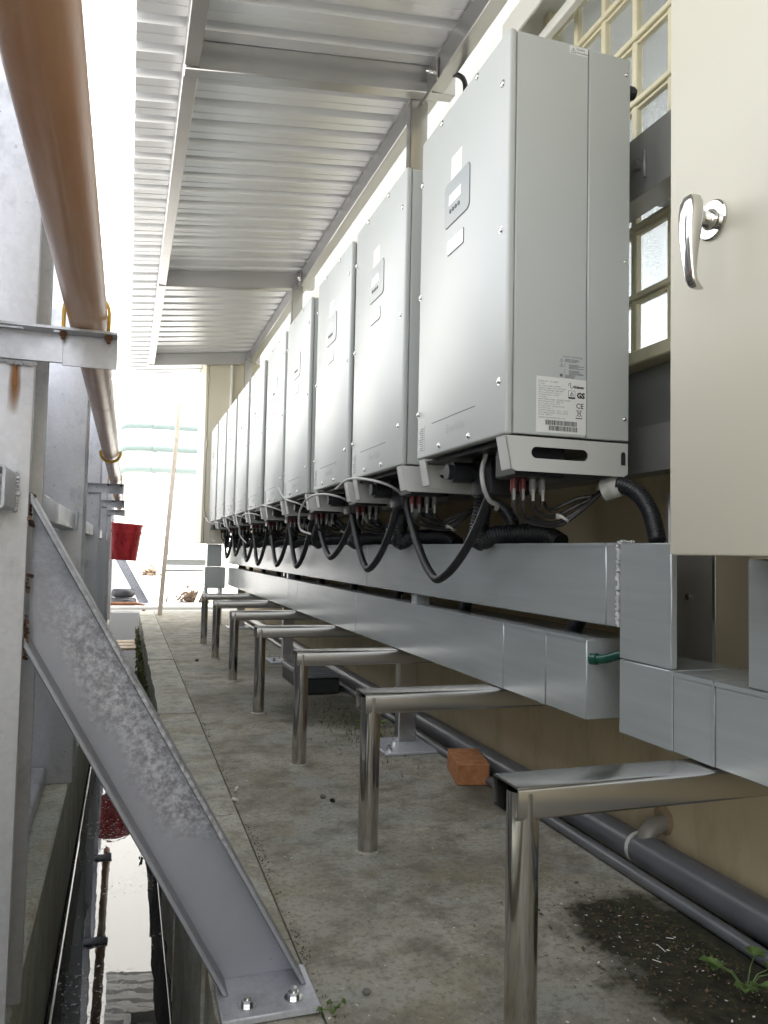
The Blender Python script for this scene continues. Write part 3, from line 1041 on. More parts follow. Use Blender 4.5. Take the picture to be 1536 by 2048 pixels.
duct_piece(nd, -0.4, 1.076, NZ0, NZ1, DX0 - 0.001, DX1 + 0.02)
duct_piece(nd, 0.72, 1.005, NZ1 + 0.003, 0.752, DX0 + 0.001, DX1 + 0.02, lid=False)
part('joint_strip', MB().box(DX0 - 0.0045, DX0 - 0.0025, 1.179, 1.187, NZ0 + 0.004, 0.545), 'duct_metal', nd, smooth=False)
part('joint_strip', MB().box(DX0 - 0.0035, DX0 - 0.0025, 1.074, 1.078, NZ0 + 0.004, NZ1 - 0.003), 'gland_grey', nd, smooth=False)
# ragged bead of sealant at the riser joint
mb = MB()
pts, rads = [], []
for q in range(46):
    z = 0.780 - q * 0.0038
    pts.append((DX0 - 0.002, 1.347 + random.uniform(-0.003, 0.003), z))
    rads.append(random.uniform(0.0028, 0.0060))
mb.tube(pts, rads, 6)
mb.tube([(DX0 + q * 0.004, 1.347 + random.uniform(-0.003, 0.003), 0.7815) for q in range(10)], [random.uniform(0.002, 0.005) for q in range(10)], 6)
part('sealant_bead', mb, 'sealant', nd)
mb = MB().tube(spline([(0.972, 1.458, 0.528), (0.985, 1.43, 0.532), (1.0, 1.39, 0.546), (1.01, 1.345, 0.55)], 0.008), 0.010, 10)
mb.cyl((0.970, 1.462, 0.5275), (0.976, 1.448, 0.529), 0.0125, 12)
solo('green_hose', mb, 'green_hose', 'short green hose between the lower duct end and the riser', 'hose', None, (0.985, 1.42, 0.53))

# ================================================================== stands
SY = [1.105, 1.898, 2.715, 3.600, 4.505, 5.430, 6.270]
st_desc = ['stainless stand nearest the camera, its leg cut by the picture edge', 'second stainless stand, in front of the brick', 'third stainless stand from the near end',
           'fourth stainless stand from the near end', 'fifth stainless stand from the near end', 'sixth stainless stand from the near end', 'farthest stainless stand, below the far cabinet']
st = thing('duct_stand', st_desc[0], 'stand', (0.605, SY[0], 0), 'stainless stands under the ducts')
by0, by1 = SY[0] - 0.036, SY[0] + 0.050
tb = MB()
XB0, XB1 = 0.582, XW - 0.002
zb0, zb1 = 0.343, 0.394
prof_o = [(by0, zb0), (by1, zb0), (by1, zb1), (by0, zb1)]
th = 0.0035


def rtube(x0, x1, y0, y1, z0, z1, t, r):
    """hollow rectangular tube along X, rounded corners"""
    b = bmesh.new()
    def loop(e, x):
        P = []
        rr = max(0.0006, r - e)
        for (cy, cz, a0) in ((y1 - e - rr, z1 - e - rr, 0), (y0 + e + rr, z1 - e - rr, 90), (y0 + e + rr, z0 + e + rr, 180), (y1 - e - rr, z0 + e + rr, 270)):
            for q in range(4):
                an = R(a0 + 30 * q)
                P.append(b.verts.new((x, cy + rr * math.cos(an), cz + rr * math.sin(an))))
        return P
    L = [loop(0, x0), loop(0, x1), loop(t, x1), loop(t, x0)]
    for p in range(4):
        A, B = L[p], L[(p + 1) % 4]
        for i in range(16):
            b.faces.new([A[i], A[(i + 1) % 16], B[(i + 1) % 16], B[i]])
    mb = MB()
    mb.merge(b)
    return mb


part('crossbar', rtube(XB0, XB1, by0, by1, zb0, zb1, th, 0.006), 'brushed_steel', st)
mb = MB()
mb.tube([(0.603, SY[0] - 0.011, 0.001), (0.603, SY[0] - 0.011, 0.384)], 0.0255, 28)
part('leg', mb, 'stainless', st)
part('foot_mortar', MB().tube([(0.603, SY[0] - 0.011, 0.0005), (0.603, SY[0] - 0.011, 0.004)], [0.033, 0.027], 14), 'kerb_concrete', st)
STANDS = [st]
for i in range(1, 7):
    c = copy_tree(st)
    c.location.y = SY[i]
    c['label'] = st_desc[i]
    STANDS.append(c)

# ================================================================== beige cabinet
cb = thing('electrical_cabinet', 'big beige electrical cabinet with chrome lever handle at right edge', 'cabinet', (1.0, 0.6, 0.757), 'beige cabinets')
part('body', MB().box(0.822, XW - 0.03, 0.12, 0.995, 0.757, 2.35, 0.004, 1), 'cabinet_paint', cb)
dr = part('door', MB().box(0.800, 0.8205, 0.12, 0.997, 0.755, 2.35, 0.0045, 2), 'cabinet_paint', cb)
hy, hz = 0.902, 1.248
mb = MB()
p = Vector((0.800, hy, hz))
mb.tube([p, p + Vector((-0.0028, 0, 0)), p + Vector((-0.0048, 0, 0)), p + Vector((-0.0052, 0, 0))], [0.0295, 0.0295, 0.0272, 0.002], 40)
mb.tube([p + Vector((-0.004, 0, 0)), p + Vector((-0.009, 0, 0)), p + Vector((-0.012, 0, 0)), p + Vector((-0.022, 0, 0)), p + Vector((-0.028, 0, 0)), p + Vector((-0.036, 0, 0))], [0.0155, 0.0145, 0.0115, 0.0115, 0.0125, 0.0125], 24)
part('rosette', mb, 'chrome', dr)
# tapering lever: rounded head, flat outer face, slim tip curling back to the door
b = bmesh.new()
secs = [(1.274, 0.004, 0.750, 0.762), (1.271, 0.010, 0.7455, 0.765), (1.262, 0.0145, 0.742, 0.767), (1.248, 0.0155, 0.740, 0.768), (1.228, 0.0142, 0.739, 0.766), (1.205, 0.0125, 0.740, 0.762),
        (1.180, 0.0108, 0.743, 0.759), (1.160, 0.0095, 0.7465, 0.7575), (1.149, 0.0088, 0.749, 0.760), (1.142, 0.0078, 0.753, 0.767), (1.139, 0.006, 0.758, 0.772), (1.1385, 0.003, 0.762, 0.774)]
rings = []
for (z, hw, xa, xb) in secs:
    cx_, cr = (xa + xb) / 2, (xb - xa) / 2
    ring = []
    for q in range(16):
        an = 2 * math.pi * q / 16
        ca, sa = math.cos(an), math.sin(an)
        e = 0.55
        ring.append(b.verts.new((cx_ + cr * math.copysign(abs(ca) ** e, ca), 0.893 + hw * math.copysign(abs(sa) ** e, sa), z)))
    rings.append(ring)
for A, B in zip(rings, rings[1:]):
    for q in range(16):
        b.faces.new([A[q], A[(q + 1) % 16], B[(q + 1) % 16], B[q]])
b.faces.new(rings[0])
b.faces.new(rings[-1][::-1])
mb = MB()
mb.merge(b)
part('lever', mb, 'chrome', dr, angle=60)

# ================================================================== cables under the inverters
LOOP_Z = [0.665, 0.676, 0.712, 0.655, 0.648, 0.640, 0.655, 0.69, 0.66]
for i in range(9):
    rnd = random.Random(100 + i)
    y0 = IY0 + INV_Y[i] + 0.300
    y1 = IY0 + INV_Y[i + 1] + 0.330
    yb = (y0 + y1) / 2 + rnd.uniform(-0.04, 0.04) + 0.0
    xb = 0.862 + rnd.uniform(-0.012, 0.012)
    zl = LOOP_Z[i] + 0.011
    hw = (y1 - y0) / 2
    zt = 0.905
    P = [(0.890, y0 - 0.025, 0.93)]
    for q in range(11):
        u_ = -1 + 0.2 * q
        yy = yb + u_ * hw * (0.94 if u_ < 0 else 0.86)
        P.append((xb - 0.006 + 0.012 * abs(u_), yy, zl + (zt - zl) * (0.75 * abs(u_) ** 1.45 + 0.25 * abs(u_) ** 2.6)))
    P.append((0.872, y1 - 0.06, 0.945))
    mb = MB()
    corrugated(mb, P, 0.0128, 0.0062 if i < 4 else 0.010, 0.12, 10 if i < 4 else 8)
    solo('cable_loop', mb, 'rubber', 'black corrugated cable hanging in a loop from the %s to the %s inverter' % (ORD[i], ORD[i + 1]), 'cable', 'black cable loops under the inverters', (xb, yb, zl), angle=80)
    # thin grey wire sticking out of the far end of the loop
    mb = MB()
    a = (0.872, y1 - 0.06, 0.93)
    style = i % 3
    w1, w2 = rnd.uniform(-0.03, 0.03), rnd.uniform(-0.02, 0.02)
    if style == 0:
        Q = [a, (0.80, y1 - 0.08, 0.968), (0.738, y1 + 0.01, 0.985 + w2), (0.722, y1 + 0.13 + w1, 0.992 + w2), (0.715, y1 + 0.27, 0.985 - w2)]
    elif style == 1:
        Q = [a, (0.80, y1 - 0.09, 0.962), (0.735, y1 - 0.03, 0.978), (0.712, y1 + 0.10 + w1, 0.968), (0.705, y1 + 0.22 + w1, 0.915), (0.72, y1 + 0.27 + w1, 0.845), (0.755, y1 + 0.24, 0.805 + w2)]
    else:
        Q = [a, (0.79, y1 - 0.03, 0.975), (0.738, y1 + 0.08, 1.005), (0.718, y1 + 0.19 + w1, 1.055 + w2)]
    mb.tube(spline(Q, 0.012), 0.0045, 8)
    solo('signal_wire', mb, 'wire_grey', 'thin grey wire curling from the cable loop under the %s inverter' % ORD[i + 1], 'wire', 'grey wires under the inverters', a)
# grey wire dropping from the first inverter
mb = MB().tube(spline([(0.825, 1.70, 0.995), (0.815, 1.70, 0.955), (0.82, 1.70, 0.915), (0.845, 1.72, 0.885), (0.885, 1.755, 0.875), (0.90, 1.79, 0.868)], 0.01), 0.0058, 8)
solo('signal_wire', mb, 'wire_grey', 'short grey wire dropping from the underside of the nearest inverter', 'wire', 'grey wires under the inverters', (0.83, 1.7, 0.9))

for i in range(10):
    rnd = random.Random(300 + i)
    oy = INV_Y[i]
    j = lambda s_: rnd.uniform(-s_, s_)
    near = i < 3
    # thick conduit from the gland down onto the duct
    P = [(0.93, 1.92 + oy, 0.915), (0.925, 1.925 + oy, 0.87), (0.922 + j(0.005), 1.94 + oy, 0.82), (0.928, 1.950 + oy, 0.786), (0.962, 1.915 + oy, 0.803), (1.005, 1.86 + oy, 0.809), (1.04, 1.79 + oy, 0.806), (1.055, 1.73 + oy, 0.782)]
    mb = MB()
    corrugated(mb, P, 0.0265, 0.0090 if near else 0.015, 0.11, 12 if near else 8)
    solo('conduit', mb, 'rubber', 'thick black corrugated conduit dropping from the %s inverter onto the duct' % ORD[i], 'conduit', 'thick conduits under the inverters', (0.93, 1.92 + oy, 0.78), angle=80)
    # rear hose arching from the clamp behind down to the wall side of the duct
    if i == 0:
        P = [(1.045, 1.475, 0.915), (1.058, 1.452, 0.905), (1.068, 1.425, 0.885), (1.07, 1.395, 0.85), (1.066, 1.372, 0.81), (1.062, 1.360, 0.785)]
    else:
        P = [(1.045, 1.50 + oy, 0.905), (1.062, 1.47 + oy, 0.905), (1.075, 1.43 + oy, 0.885), (1.082, 1.39 + oy, 0.845), (1.084, 1.37 + oy, 0.785)]
    mb = MB()
    corrugated(mb, P, 0.0185, 0.0080 if near else 0.014, 0.11, 12 if near else 8)
    solo('rear_hose', mb, 'rubber', 'black corrugated hose arching behind the underside of the %s inverter' % ORD[i], 'hose', 'rear hoses under the inverters', (1.06, 1.45 + oy, 0.8), angle=80)
    # solar leads with plugs
    bd = thing('solar_leads', 'four thin black leads with red and grey plugs under the %s inverter' % ORD[i], 'leads', (0.86, 1.55 + oy, 0.86), 'solar leads under the inverters')
    plug = [(0.825, 1.556, 'connector_red'), (0.848, 1.556, 'connector_red'), (0.873, 1.556, 'connector_grey'), (0.898, 1.556, 'connector_grey')]
    for q, (px, py, cm) in enumerate(plug):
        yq = py + oy
        con = part('plug', MB().cyl((px, yq, 0.925), (px, yq, 0.896), 0.0074, 10).cyl((px, yq, 0.896), (px, yq, 0.888), 0.0055, 10), cm, bd)
        part('clip', MB().box(px - 0.006, px - 0.001, yq - 0.012, yq - 0.008, 0.874, 0.900), 'connector_grey' if q < 2 else 'gland_white', con, smooth=False)
        dip = 0.828 + 0.010 * q + j(0.006)
        P = [(px, yq, 0.890), (px + 0.002, yq + 0.002, 0.865), (px + 0.014 + 0.004 * (3 - q), yq + 0.012, dip + 0.008), (0.945 - 0.004 * q, yq + 0.02, dip - 0.006), (0.99, yq + 0.0, dip + 0.022), (1.025, 1.52 + oy + 0.003 * q, 0.892), (1.040, 1.50 + oy, 0.908 + 0.003 * q)]
        part('lead', MB().tube(spline(P, 0.014), 0.0050, 8), 'lead_black', bd)
    if i < 6:
        part('tie', MB().ring((0.957, 1.569 + oy, dip - 0.026), (0.960, 1.568 + oy, dip - 0.021), 0.017, 0.013, 14), 'gland_white', bd)
        gl = MB().ring((1.030, 1.508 + oy, 0.902), (1.052, 1.478 + oy, 0.912), 0.0245, 0.0165, 18)
        part('clamp', gl, 'gland_white', bd)

# hoses crossing the gap between the two ducts
for i in range(9):
    yq = 1.61 + 0.635 * i
    mb = MB()
    corrugated(mb, [(1.01, yq - 0.06, 0.645), (1.02, yq - 0.03, 0.615), (1.028, yq + 0.005, 0.585), (1.03, yq + 0.04, 0.555)], 0.019, 0.011, 0.1, 10)
    solo('drop_hose', mb, 'rubber', 'black hose crossing the gap between both ducts below the %s inverter' % ORD[i], 'hose', 'hoses between the ducts', (1.02, yq, 0.57), angle=80)
# chain of dark cable and clip at the canopy beam
mb = MB().tube(spline([(1.12, 2.70, 2.62), (1.15, 2.66, 2.60), (1.16, 2.62, 2.55), (1.155, 2.60, 2.46), (1.16, 2.60, 2.30)], 0.02), 0.010, 8)
solo('roof_cable', mb, 'rubber', 'short dark cable hanging behind the top of the nearest inverter', 'cable', None, (1.15, 2.62, 2.5))

# ================================================================== steel columns, brace, brown pipe
CX0, CX1 = -0.355, -0.148
COL_Y = [1.320, 2.870, 4.430, 5.990, 7.550, 9.110, 10.670]
cdesc = ['nearest galvanised steel column with rust streak, carrying the diagonal brace', 'second galvanised column, just behind the nearest one', 'third galvanised column, in front of the second pipe bracket',
         'fourth galvanised column along the trench', 'fifth galvanised column, just before the red bucket', 'sixth galvanised column, beyond the red bucket', 'farthest sunlit column, carrying the far brace']
c0 = thing('steel_column', cdesc[0], 'column', ((CX0 + CX1) / 2, COL_Y[0], 0), 'galvanised columns beside the trench')
part('near_flange', MB().box(CX0, CX1, COL_Y[0], COL_Y[0] + 0.014, LZ + 0.001, 1.83, 0.0035, 2), 'galvanised', c0)
part('far_flange', MB().box(CX0, CX1, COL_Y[0] + 0.205, COL_Y[0] + 0.219, LZ + 0.001, 1.83, 0.0035, 2), 'galvanised', c0)
part('web', MB().box((CX0 + CX1) / 2 - 0.005, (CX0 + CX1) / 2 + 0.005, COL_Y[0] + 0.0135, COL_Y[0] + 0.2055, LZ + 0.001, 1.83), 'galvanised_worn', c0)
for i in range(1, 7):
    c = copy_tree(c0)
    c.location.y = COL_Y[i]
    c['label'] = cdesc[i]
# rust streak, stub tube and weld on the nearest column only
mb = MB()
solo('tube_stub', rtube(0, 0.115, -0.031, 0.031, -0.031, 0.031, 0.004, 0.006), 'galvanised', 'hollow square tube stub welded to the nearest steel column', 'tube stub')
stub = bpy.data.objects['tube_stub']
stub.rotation_euler = (0, 0, R(90))
stub.location = (-0.197, 1.196, 0.832)
mb = MB()
for q in range(26):
    mb.tube([(-0.1655 + random.uniform(-0.002, 0.002), 1.310, 0.802 + q * 0.0023), (-0.1655 + random.uniform(-0.003, 0.003), 1.306, 0.8045 + q * 0.0023)], random.uniform(0.002, 0.0042), 6)
solo('weld_bead', mb, 'galvanised_worn', 'lumpy weld beside the hollow tube stub', 'weld', None, (-0.165, 1.308, 0.83))

# rails between the columns
rdesc = ['galvanised square rail between the nearest and second columns', 'galvanised square rail between the second and third columns', 'galvanised square rail between the third and fourth columns', 'galvanised square rail between the two farthest columns']
r0 = thing('square_rail', rdesc[0], 'rail', (-0.19, COL_Y[0] + 0.219, 0.80), 'square rails between the columns')
part('tube', MB().box(-0.222, -0.172, COL_Y[0] + 0.220, COL_Y[1] - 0.0145, 0.806, 0.862, 0.005, 2), 'galvanised', r0)
part('end_clip', MB().box(-0.226, -0.163, COL_Y[1] - 0.036, COL_Y[1] - 0.030, 0.802, 0.868).box(-0.1655, -0.1625, COL_Y[1] - 0.036, COL_Y[1] - 0.002, 0.802, 0.868, 0.001, 1), 'galvanised', r0)
for i in range(1, 4):
    c = copy_tree(r0)
    c.location.y = COL_Y[i] + 0.219
    c['label'] = rdesc[i]
bdesc = ['galvanised base rail on the ledge between nearest and second columns', 'galvanised base rail on the ledge between second and third columns', 'galvanised base rail on the ledge between third and fourth columns', 'galvanised base rail on the ledge between the farthest columns']
b0 = thing('base_rail', bdesc[0], 'rail', (-0.29, COL_Y[0] + 0.219, LZ), 'base rails on the ledge')
part('channel', MB().prism([(-0.385, LZ + 0.002), (-0.236, LZ + 0.002), (-0.230, LZ + 0.008), (-0.230, LZ + 0.052), (-0.238, LZ + 0.060), (-0.385, LZ + 0.060)], lambda u, v, a: (u, a, v), COL_Y[0] + 0.220, COL_Y[1] - 0.002, 0.002), 'galvanised_worn', b0)
for i in range(1, 4):
    c = copy_tree(b0)
    c.location.y = COL_Y[i] + 0.219
    c['label'] = bdesc[i]


# steel panels added behind the columns, sized to block low light from the left
pw = thing('light_block_panels', 'grey steel panels added behind the columns to block low light', 'light blocker', (-0.40, 1.3, LZ))
for i in range(-1, 5):
    ya = COL_Y[0] + 1.558 * i
    part('panel', MB().box(-0.412, -0.402, ya + 0.004, ya + 1.554, LZ + 0.062, 1.50, 0.002, 1), 'galvanised_worn', pw)
    part('stiffener', MB().box(-0.4015, -0.391, ya + 0.70, ya + 0.76, LZ + 0.064, 1.49, 0.002, 1), 'galvanised', pw)

# diagonal channel brace
def make_brace(oy, label, big=True):
    ox = 0.0
    root = thing('channel_brace', label, 'brace', (0.25, 1.32 + oy, 0), 'diagonal braces of the columns')
    yf, yw = 1.318 + oy, 1.372 + oy
    A = Vector((-0.1465, 0.833))
    B = Vector((0.3175, 0.0135))
    Cc = Vector((0.1775, 0.0135))
    D = Vector((-0.1465, 0.590))
    d = (B - A).normalized()
    nrm = Vector((-d.y, d.x))
    if nrm.dot(Cc - B) < 0:
        nrm = -nrm
    t_ = 0.008
    fn = lambda u, v, a: (u, a, v)
    A2 = A + Vector((0, -t_ / abs(d.x)))
    B2 = B + Vector((-t_ / abs(d.y), 0))
    D2 = D + Vector((0, t_ / abs(d.x)))
    C2 = Cc + Vector((t_ / abs(d.y), 0))
    part('web', MB().prism([A2, B2, C2, D2], fn, yw, yw + 0.006), 'brace_steel', root)
    part('upper_flange', MB().prism([A, B, B2, A2], fn, yf, yw + 0.006, 0.0018), 'brace_steel', root)
    part('lower_flange', MB().prism([D2, C2, Cc, D], fn, yf, yw + 0.006, 0.0018), 'brace_steel', root)
    bp = part('base_plate', MB().box(0.168, 0.328, 1.252 + oy, 1.385 + oy, 0.001, 0.013, 0.002, 1), 'galvanised_worn', root)
    for bx in (0.212, 0.288):
        bo = part('bolt', MB().cyl((bx, 1.284 + oy, 0.016), (bx, 1.284 + oy, 0.025), 0.0095, 6).cyl((bx, 1.284 + oy, 0.025), (bx, 1.284 + oy, 0.031), 0.0055, 10), 'screw_steel', bp)
    for bx in (0.212, 0.288):
        part('washer', MB().cyl((bx, 1.284 + oy, 0.013), (bx, 1.284 + oy, 0.0158), 0.0155, 20), 'screw_steel', bp)
    if big:
        rr = random.Random(5)
        for (z, n) in ((0.828, 9), (0.70, 5), (0.635, 7), (0.600, 6)):
            mb = MB()
            for q in range(n):
                z2 = z - q * 0.006
                mb.tube([(-0.1495, 1.345 + rr.uniform(-0.02, 0.01), z2 + 0.003), (-0.1445 + rr.uniform(-0.003, 0.003), 1.340 + rr.uniform(-0.02, 0.02), z2)], rr.uniform(0.0018, 0.0036), 6)
            part('weld', mb, 'weld_metal', root)
    return root


make_brace(0.0, 'large grey channel section diagonal brace bolted down at the near left')
make_brace(9.36, 'pale far diagonal brace below the red bucket', False)

# brown pipe along the columns
PX, PZ, PR = -0.0735, 1.122, 0.0305
pp = thing('brown_pipe', 'long glossy orange brown pipe running along the steel columns', 'pipe', (PX, 1.2, PZ - PR))
pl = [-2.6, 2.05, 5.4, 7.9]
for a, b_ in zip(pl, pl[1:]):
    n = max(2, int((b_ - a) / 0.12))
    pts = [(PX, a + 0.001 + (b_ - a - 0.002) * q / n, PZ) for q in range(n + 1)]
    part('pipe_length', MB().tube(pts, PR, 36), 'pipe_brown', pp)
kdesc = ['slotted angle bracket on the nearest column carrying the brown pipe', 'angle bracket on the second column carrying the brown pipe', 'angle bracket on the third column carrying the brown pipe', 'angle bracket on the fourth column carrying the pipe', 'angle bracket on the farthest column above the red bucket']
k0 = thing('pipe_bracket', kdesc[0], 'bracket', (-0.12, COL_Y[0], 1.04), 'angle brackets carrying the brown pipe')
ky = COL_Y[0]
part('upright_leg', MB().box(-0.30, -0.026, ky - 0.0060, ky - 0.0012, 1.040, 1.0885, 0.001, 1), 'galvanised', k0)
# flat leg with two slots
b = bmesh.new()
xs_ = [-0.30, -0.205, -0.165, -0.122, -0.108, -0.026]
ysl = [ky - 0.037, ky - 0.027, ky - 0.016, ky - 0.0061]
grid = {}
for i, x in enumerate(xs_):
    for q, y in enumerate(ysl):
        grid[i, q] = b.verts.new((x, y, 1.0865))
for i in range(5):
    for q in range(3):
        if q == 1 and i in (1, 3):
            continue
        b.faces.new([grid[i, q], grid[i + 1, q], grid[i + 1, q + 1], grid[i, q + 1]])
e = bmesh.ops.extrude_face_region(b, geom=b.faces[:])
bmesh.ops.translate(b, vec=(0, 0, 0.004), verts=[v for v in e['geom'] if isinstance(v, bmesh.types.BMVert)])
mb = MB()
mb.merge(b)
part('slotted_leg', mb, 'galvanised_worn', k0, smooth=False)
part('cover_plate', MB().box(-0.108, -0.0265, ky - 0.0085, ky - 0.0062, 1.036, 1.0845, 0.0006, 1), 'galvanised_worn', k0)
for bx in (PX - 0.0338, PX + 0.0338):
    part('nut', MB().cyl((bx, ky - 0.022, 1.0865), (bx, ky - 0.022, 1.0805), 0.006, 6).cyl((bx, ky - 0.022, 1.0805), (bx, ky - 0.022, 1.075), 0.0032, 8), 'rust_iron', k0)
wb = MB()
for q in range(16):
    wb.tube([(-0.200 + q * 0.0034, ky - 0.003, 1.0385), (-0.198 + q * 0.0034, ky - 0.002, 1.0345 + random.uniform(-0.003, 0.001))], random.uniform(0.002, 0.0042), 6)
part('weld', wb, 'galvanised_worn', k0)
for i in range(2, 5):
    c = copy_tree(k0)
    c.location.y = COL_Y[i]
    c['label'] = kdesc[i]
udesc = ['yellow U bolt holding the brown pipe at the nearest bracket', '', 'yellow U bolt on the bracket of the third column', 'yellow U bolt on the bracket of the fourth column', 'yellow U bolt on the bracket just before the red bucket']
mb = MB()
u = [(PX - 0.0338, ky - 0.022, 1.092)] + [(PX + 0.0338 * math.cos(R(a)), ky - 0.022, PZ + 0.0338 * math.sin(R(a))) for a in range(180, -1, -15)] + [(PX + 0.0338, ky - 0.022, 1.092)]
mb.tube(u, 0.0028, 10)
u0 = solo('u_bolt', mb, 'yellow_paint', udesc[0], 'U bolt', 'U bolts on the brown pipe', (PX, ky - 0.022, 1.09))
for i in range(2, 5):
    c = u0.copy()
    C.objects.link(c)
    c.location.y = COL_Y[i] - 0.022
    c['label'] = udesc[i]
mb = MB().tube([(PX + 0.037 * math.cos(R(a)), 3.20, PZ - 0.003 + 0.037 * math.sin(R(a))) for a in range(-190, 11, 10)], 0.0055, 8)
solo('hanging_ring', mb, 'yellow_paint', 'orange half ring strap slung under the brown pipe', 'strap', None, (PX, 3.20, PZ - 0.04))

# rust streak below the first bracket: a stain with its own shape on the flange
t = NT('rust_stain')
sx = t.n('ShaderNodeSeparateXYZ')
t.l(t.pos(), sx.inputs[0])
nz = t.noise(60, t.pos((1, 1, 0.15)), 4)
dx = t.math('ABSOLUTE', t.math('ADD', sx.outputs[0], 0.176))
k1 = t.ramp(t.math('ADD', t.math('MULTIPLY', dx, 75), t.math('MULTIPLY', t.math('SUBTRACT', nz, 0.5), 0.9)), [(0.0, 1.0), (0.75, 0.0)])
k2 = t.ramp(sx.outputs[2], [(0.95, 0.0), (1.035, 0.65)])
al = t.math('MULTIPLY', k1, k2)
t.l(al, t.p.inputs['Alpha'])
t.set((0.36, 0.16, 0.04), 0.7, 0.0, 0.3)
rs = part('rust_streak', MB().box(-0.215, -0.160, ky - 0.0008, ky - 0.0004, 0.94, 1.037), 'rust_stain', c0, smooth=False)

# ================================================================== pipes at the foot of the wall
wp = thing('drain_pipe', 'thick grey plastic pipe lying along the foot of the wall', 'pipe', (1.21, 1.6, 0.0), 'grey pipes at the wall foot')
part('pipe_length', MB().tube([(1.219, -2.5, 0.041), (1.219, 1.615, 0.041)], 0.0400, 28), 'pvc_grey', wp)
part('pipe_length', MB().tube([(1.219, 1.62, 0.039), (1.219, 8.6, 0.039)], 0.0375, 28), 'pvc_grey', wp)
part('glue_line', MB().tube([(1.219, 1.6205, 0.040), (1.219, 1.634, 0.040)], [0.0395, 0.0382], 28), 'gland_white', wp)
part('branch', MB().tube(spline([(1.216, 1.60, 0.06), (1.224, 1.60, 0.085), (1.245, 1.60, 0.10), (1.276, 1.60, 0.104)], 0.01), 0.022, 18), 'strut_brown', wp)
part('hole_patch', MB().tube([(XW - 0.001, 1.60, 0.112), (XW - 0.004, 1.60, 0.112)], [0.038, 0.026], 9), 'wall_patch', wp)
sp = MB()
sp.tube([(1.147, -2.5 + q * 0.37, 0.0165 + 0.0006 * math.sin(q * 1.3)) for q in range(31)], 0.0150, 18)
solo('thin_pipe', sp, 'pvc_grey', 'thin grey plastic pipe on the floor beside the thick one', 'pipe', 'grey pipes at the wall foot', (1.147, 1.5, 0))

# ================================================================== small things on the floor
bk = MB().box(-0.053, 0.053, -0.10, 0.10, 0.0, 0.072, 0.003, 1)
for v in bk.b.verts:
    if v.co.y < -0.05 and v.co.z < 0.03:      # broken lower edge
        v.co.y += 0.012
    v.co += Vector((random.uniform(-0.001, 0.001), random.uniform(-0.001, 0.001), random.uniform(-0.001, 0.001) if v.co.z > 0.03 else 0))
bo = solo('brick', bk, 'brick_clay', 'chipped orange clay brick lying beside the wall pipes', 'brick', None, None, smooth=False)
bo.rotation_euler = (0, 0, R(-14))
bo.location = (1.115, 2.40, 0.001)
dbx = thing('drain_box', 'low black plastic box with ribbed lid against the wall pipe', 'box', (1.0, 4.2, 0))
part('tub', MB().box(0.90, 1.09, 3.96, 4.55, 0.001, 0.085, 0.006, 1), 'black_plastic', dbx)
ldx = part('lid', MB().box(0.893, 1.097, 3.95, 4.56, 0.086, 0.100, 0.003, 1), 'pvc_grey', dbx)
for q in range(11):
    part('rib', MB().box(0.905, 1.085, 3.975 + q * 0.053, 4.000 + q * 0.053, 0.1003, 0.106, 0.001, 1), 'pvc_grey', ldx)


def butt(x, y, a, label, L=0.022):
    mb = MB().tube([(0, 0, 0), (L * 0.62, 0, 0), (L * 0.62, 0, 0), (L, 0, 0)], [0.0048, 0.0048, 0.0044, 0.0044], 9)
    o = solo('cigarette_butt', mb, 'paper_white', label, 'litter', 'cigarette butts on the kerb line')
    o.location = (x, y, 0.0062)
    o.rotation_euler = (0, 0, a)


butt(0.348, 2.445, 1.2, 'white cigarette butt by the kerb, the farther of two')
butt(0.340, 2.340, 2.2, 'white cigarette butt by the kerb, the nearer of two')


def stone(x, y, r, label, mat='pebble_grey', seed=0):
    rr = random.Random(seed)
    b = bmesh.new()
    bmesh.ops.create_icosphere(b, subdivisions=2, radius=r)
    for v in b.verts:
        v.co *= rr.uniform(0.8, 1.15)
        v.co.z *= 0.7
    mb = MB()
    mb.merge(b)
    o = solo('pebble', mb, mat, label, 'pebble', 'pebbles on the walkway')
    o.location = (x, y, r * 0.55)


stone(0.593, 2.316, 0.009, 'grey pebble between second and third stands, the left one', seed=1)
stone(0.612, 2.273, 0.009, 'black pebble between second and third stands, the right one', 'black_plastic', seed=2)
stone(0.414, 1.285, 0.007, 'small dark pebble left of the nearest stand', seed=3)
stone(0.470, 5.30, 0.012, 'dark pebble near the sixth stand', 'black_plastic', seed=4)

# litter and moss on the floor
mb = MB()
rr = random.Random(21)


def flake(mb, x, y, s, a, z=0.002, tilt=0.3):
    e1 = Vector((math.cos(a), math.sin(a), rr.uniform(-tilt, tilt))) * s
    e2 = Vector((-math.sin(a), math.cos(a), rr.uniform(-tilt, tilt))) * s * rr.uniform(0.2, 0.6)
    p = Vector((x, y, z + abs(e1.z) + abs(e2.z)))
    mb.poly([p - e1, p + e2, p + e1, p - e2])


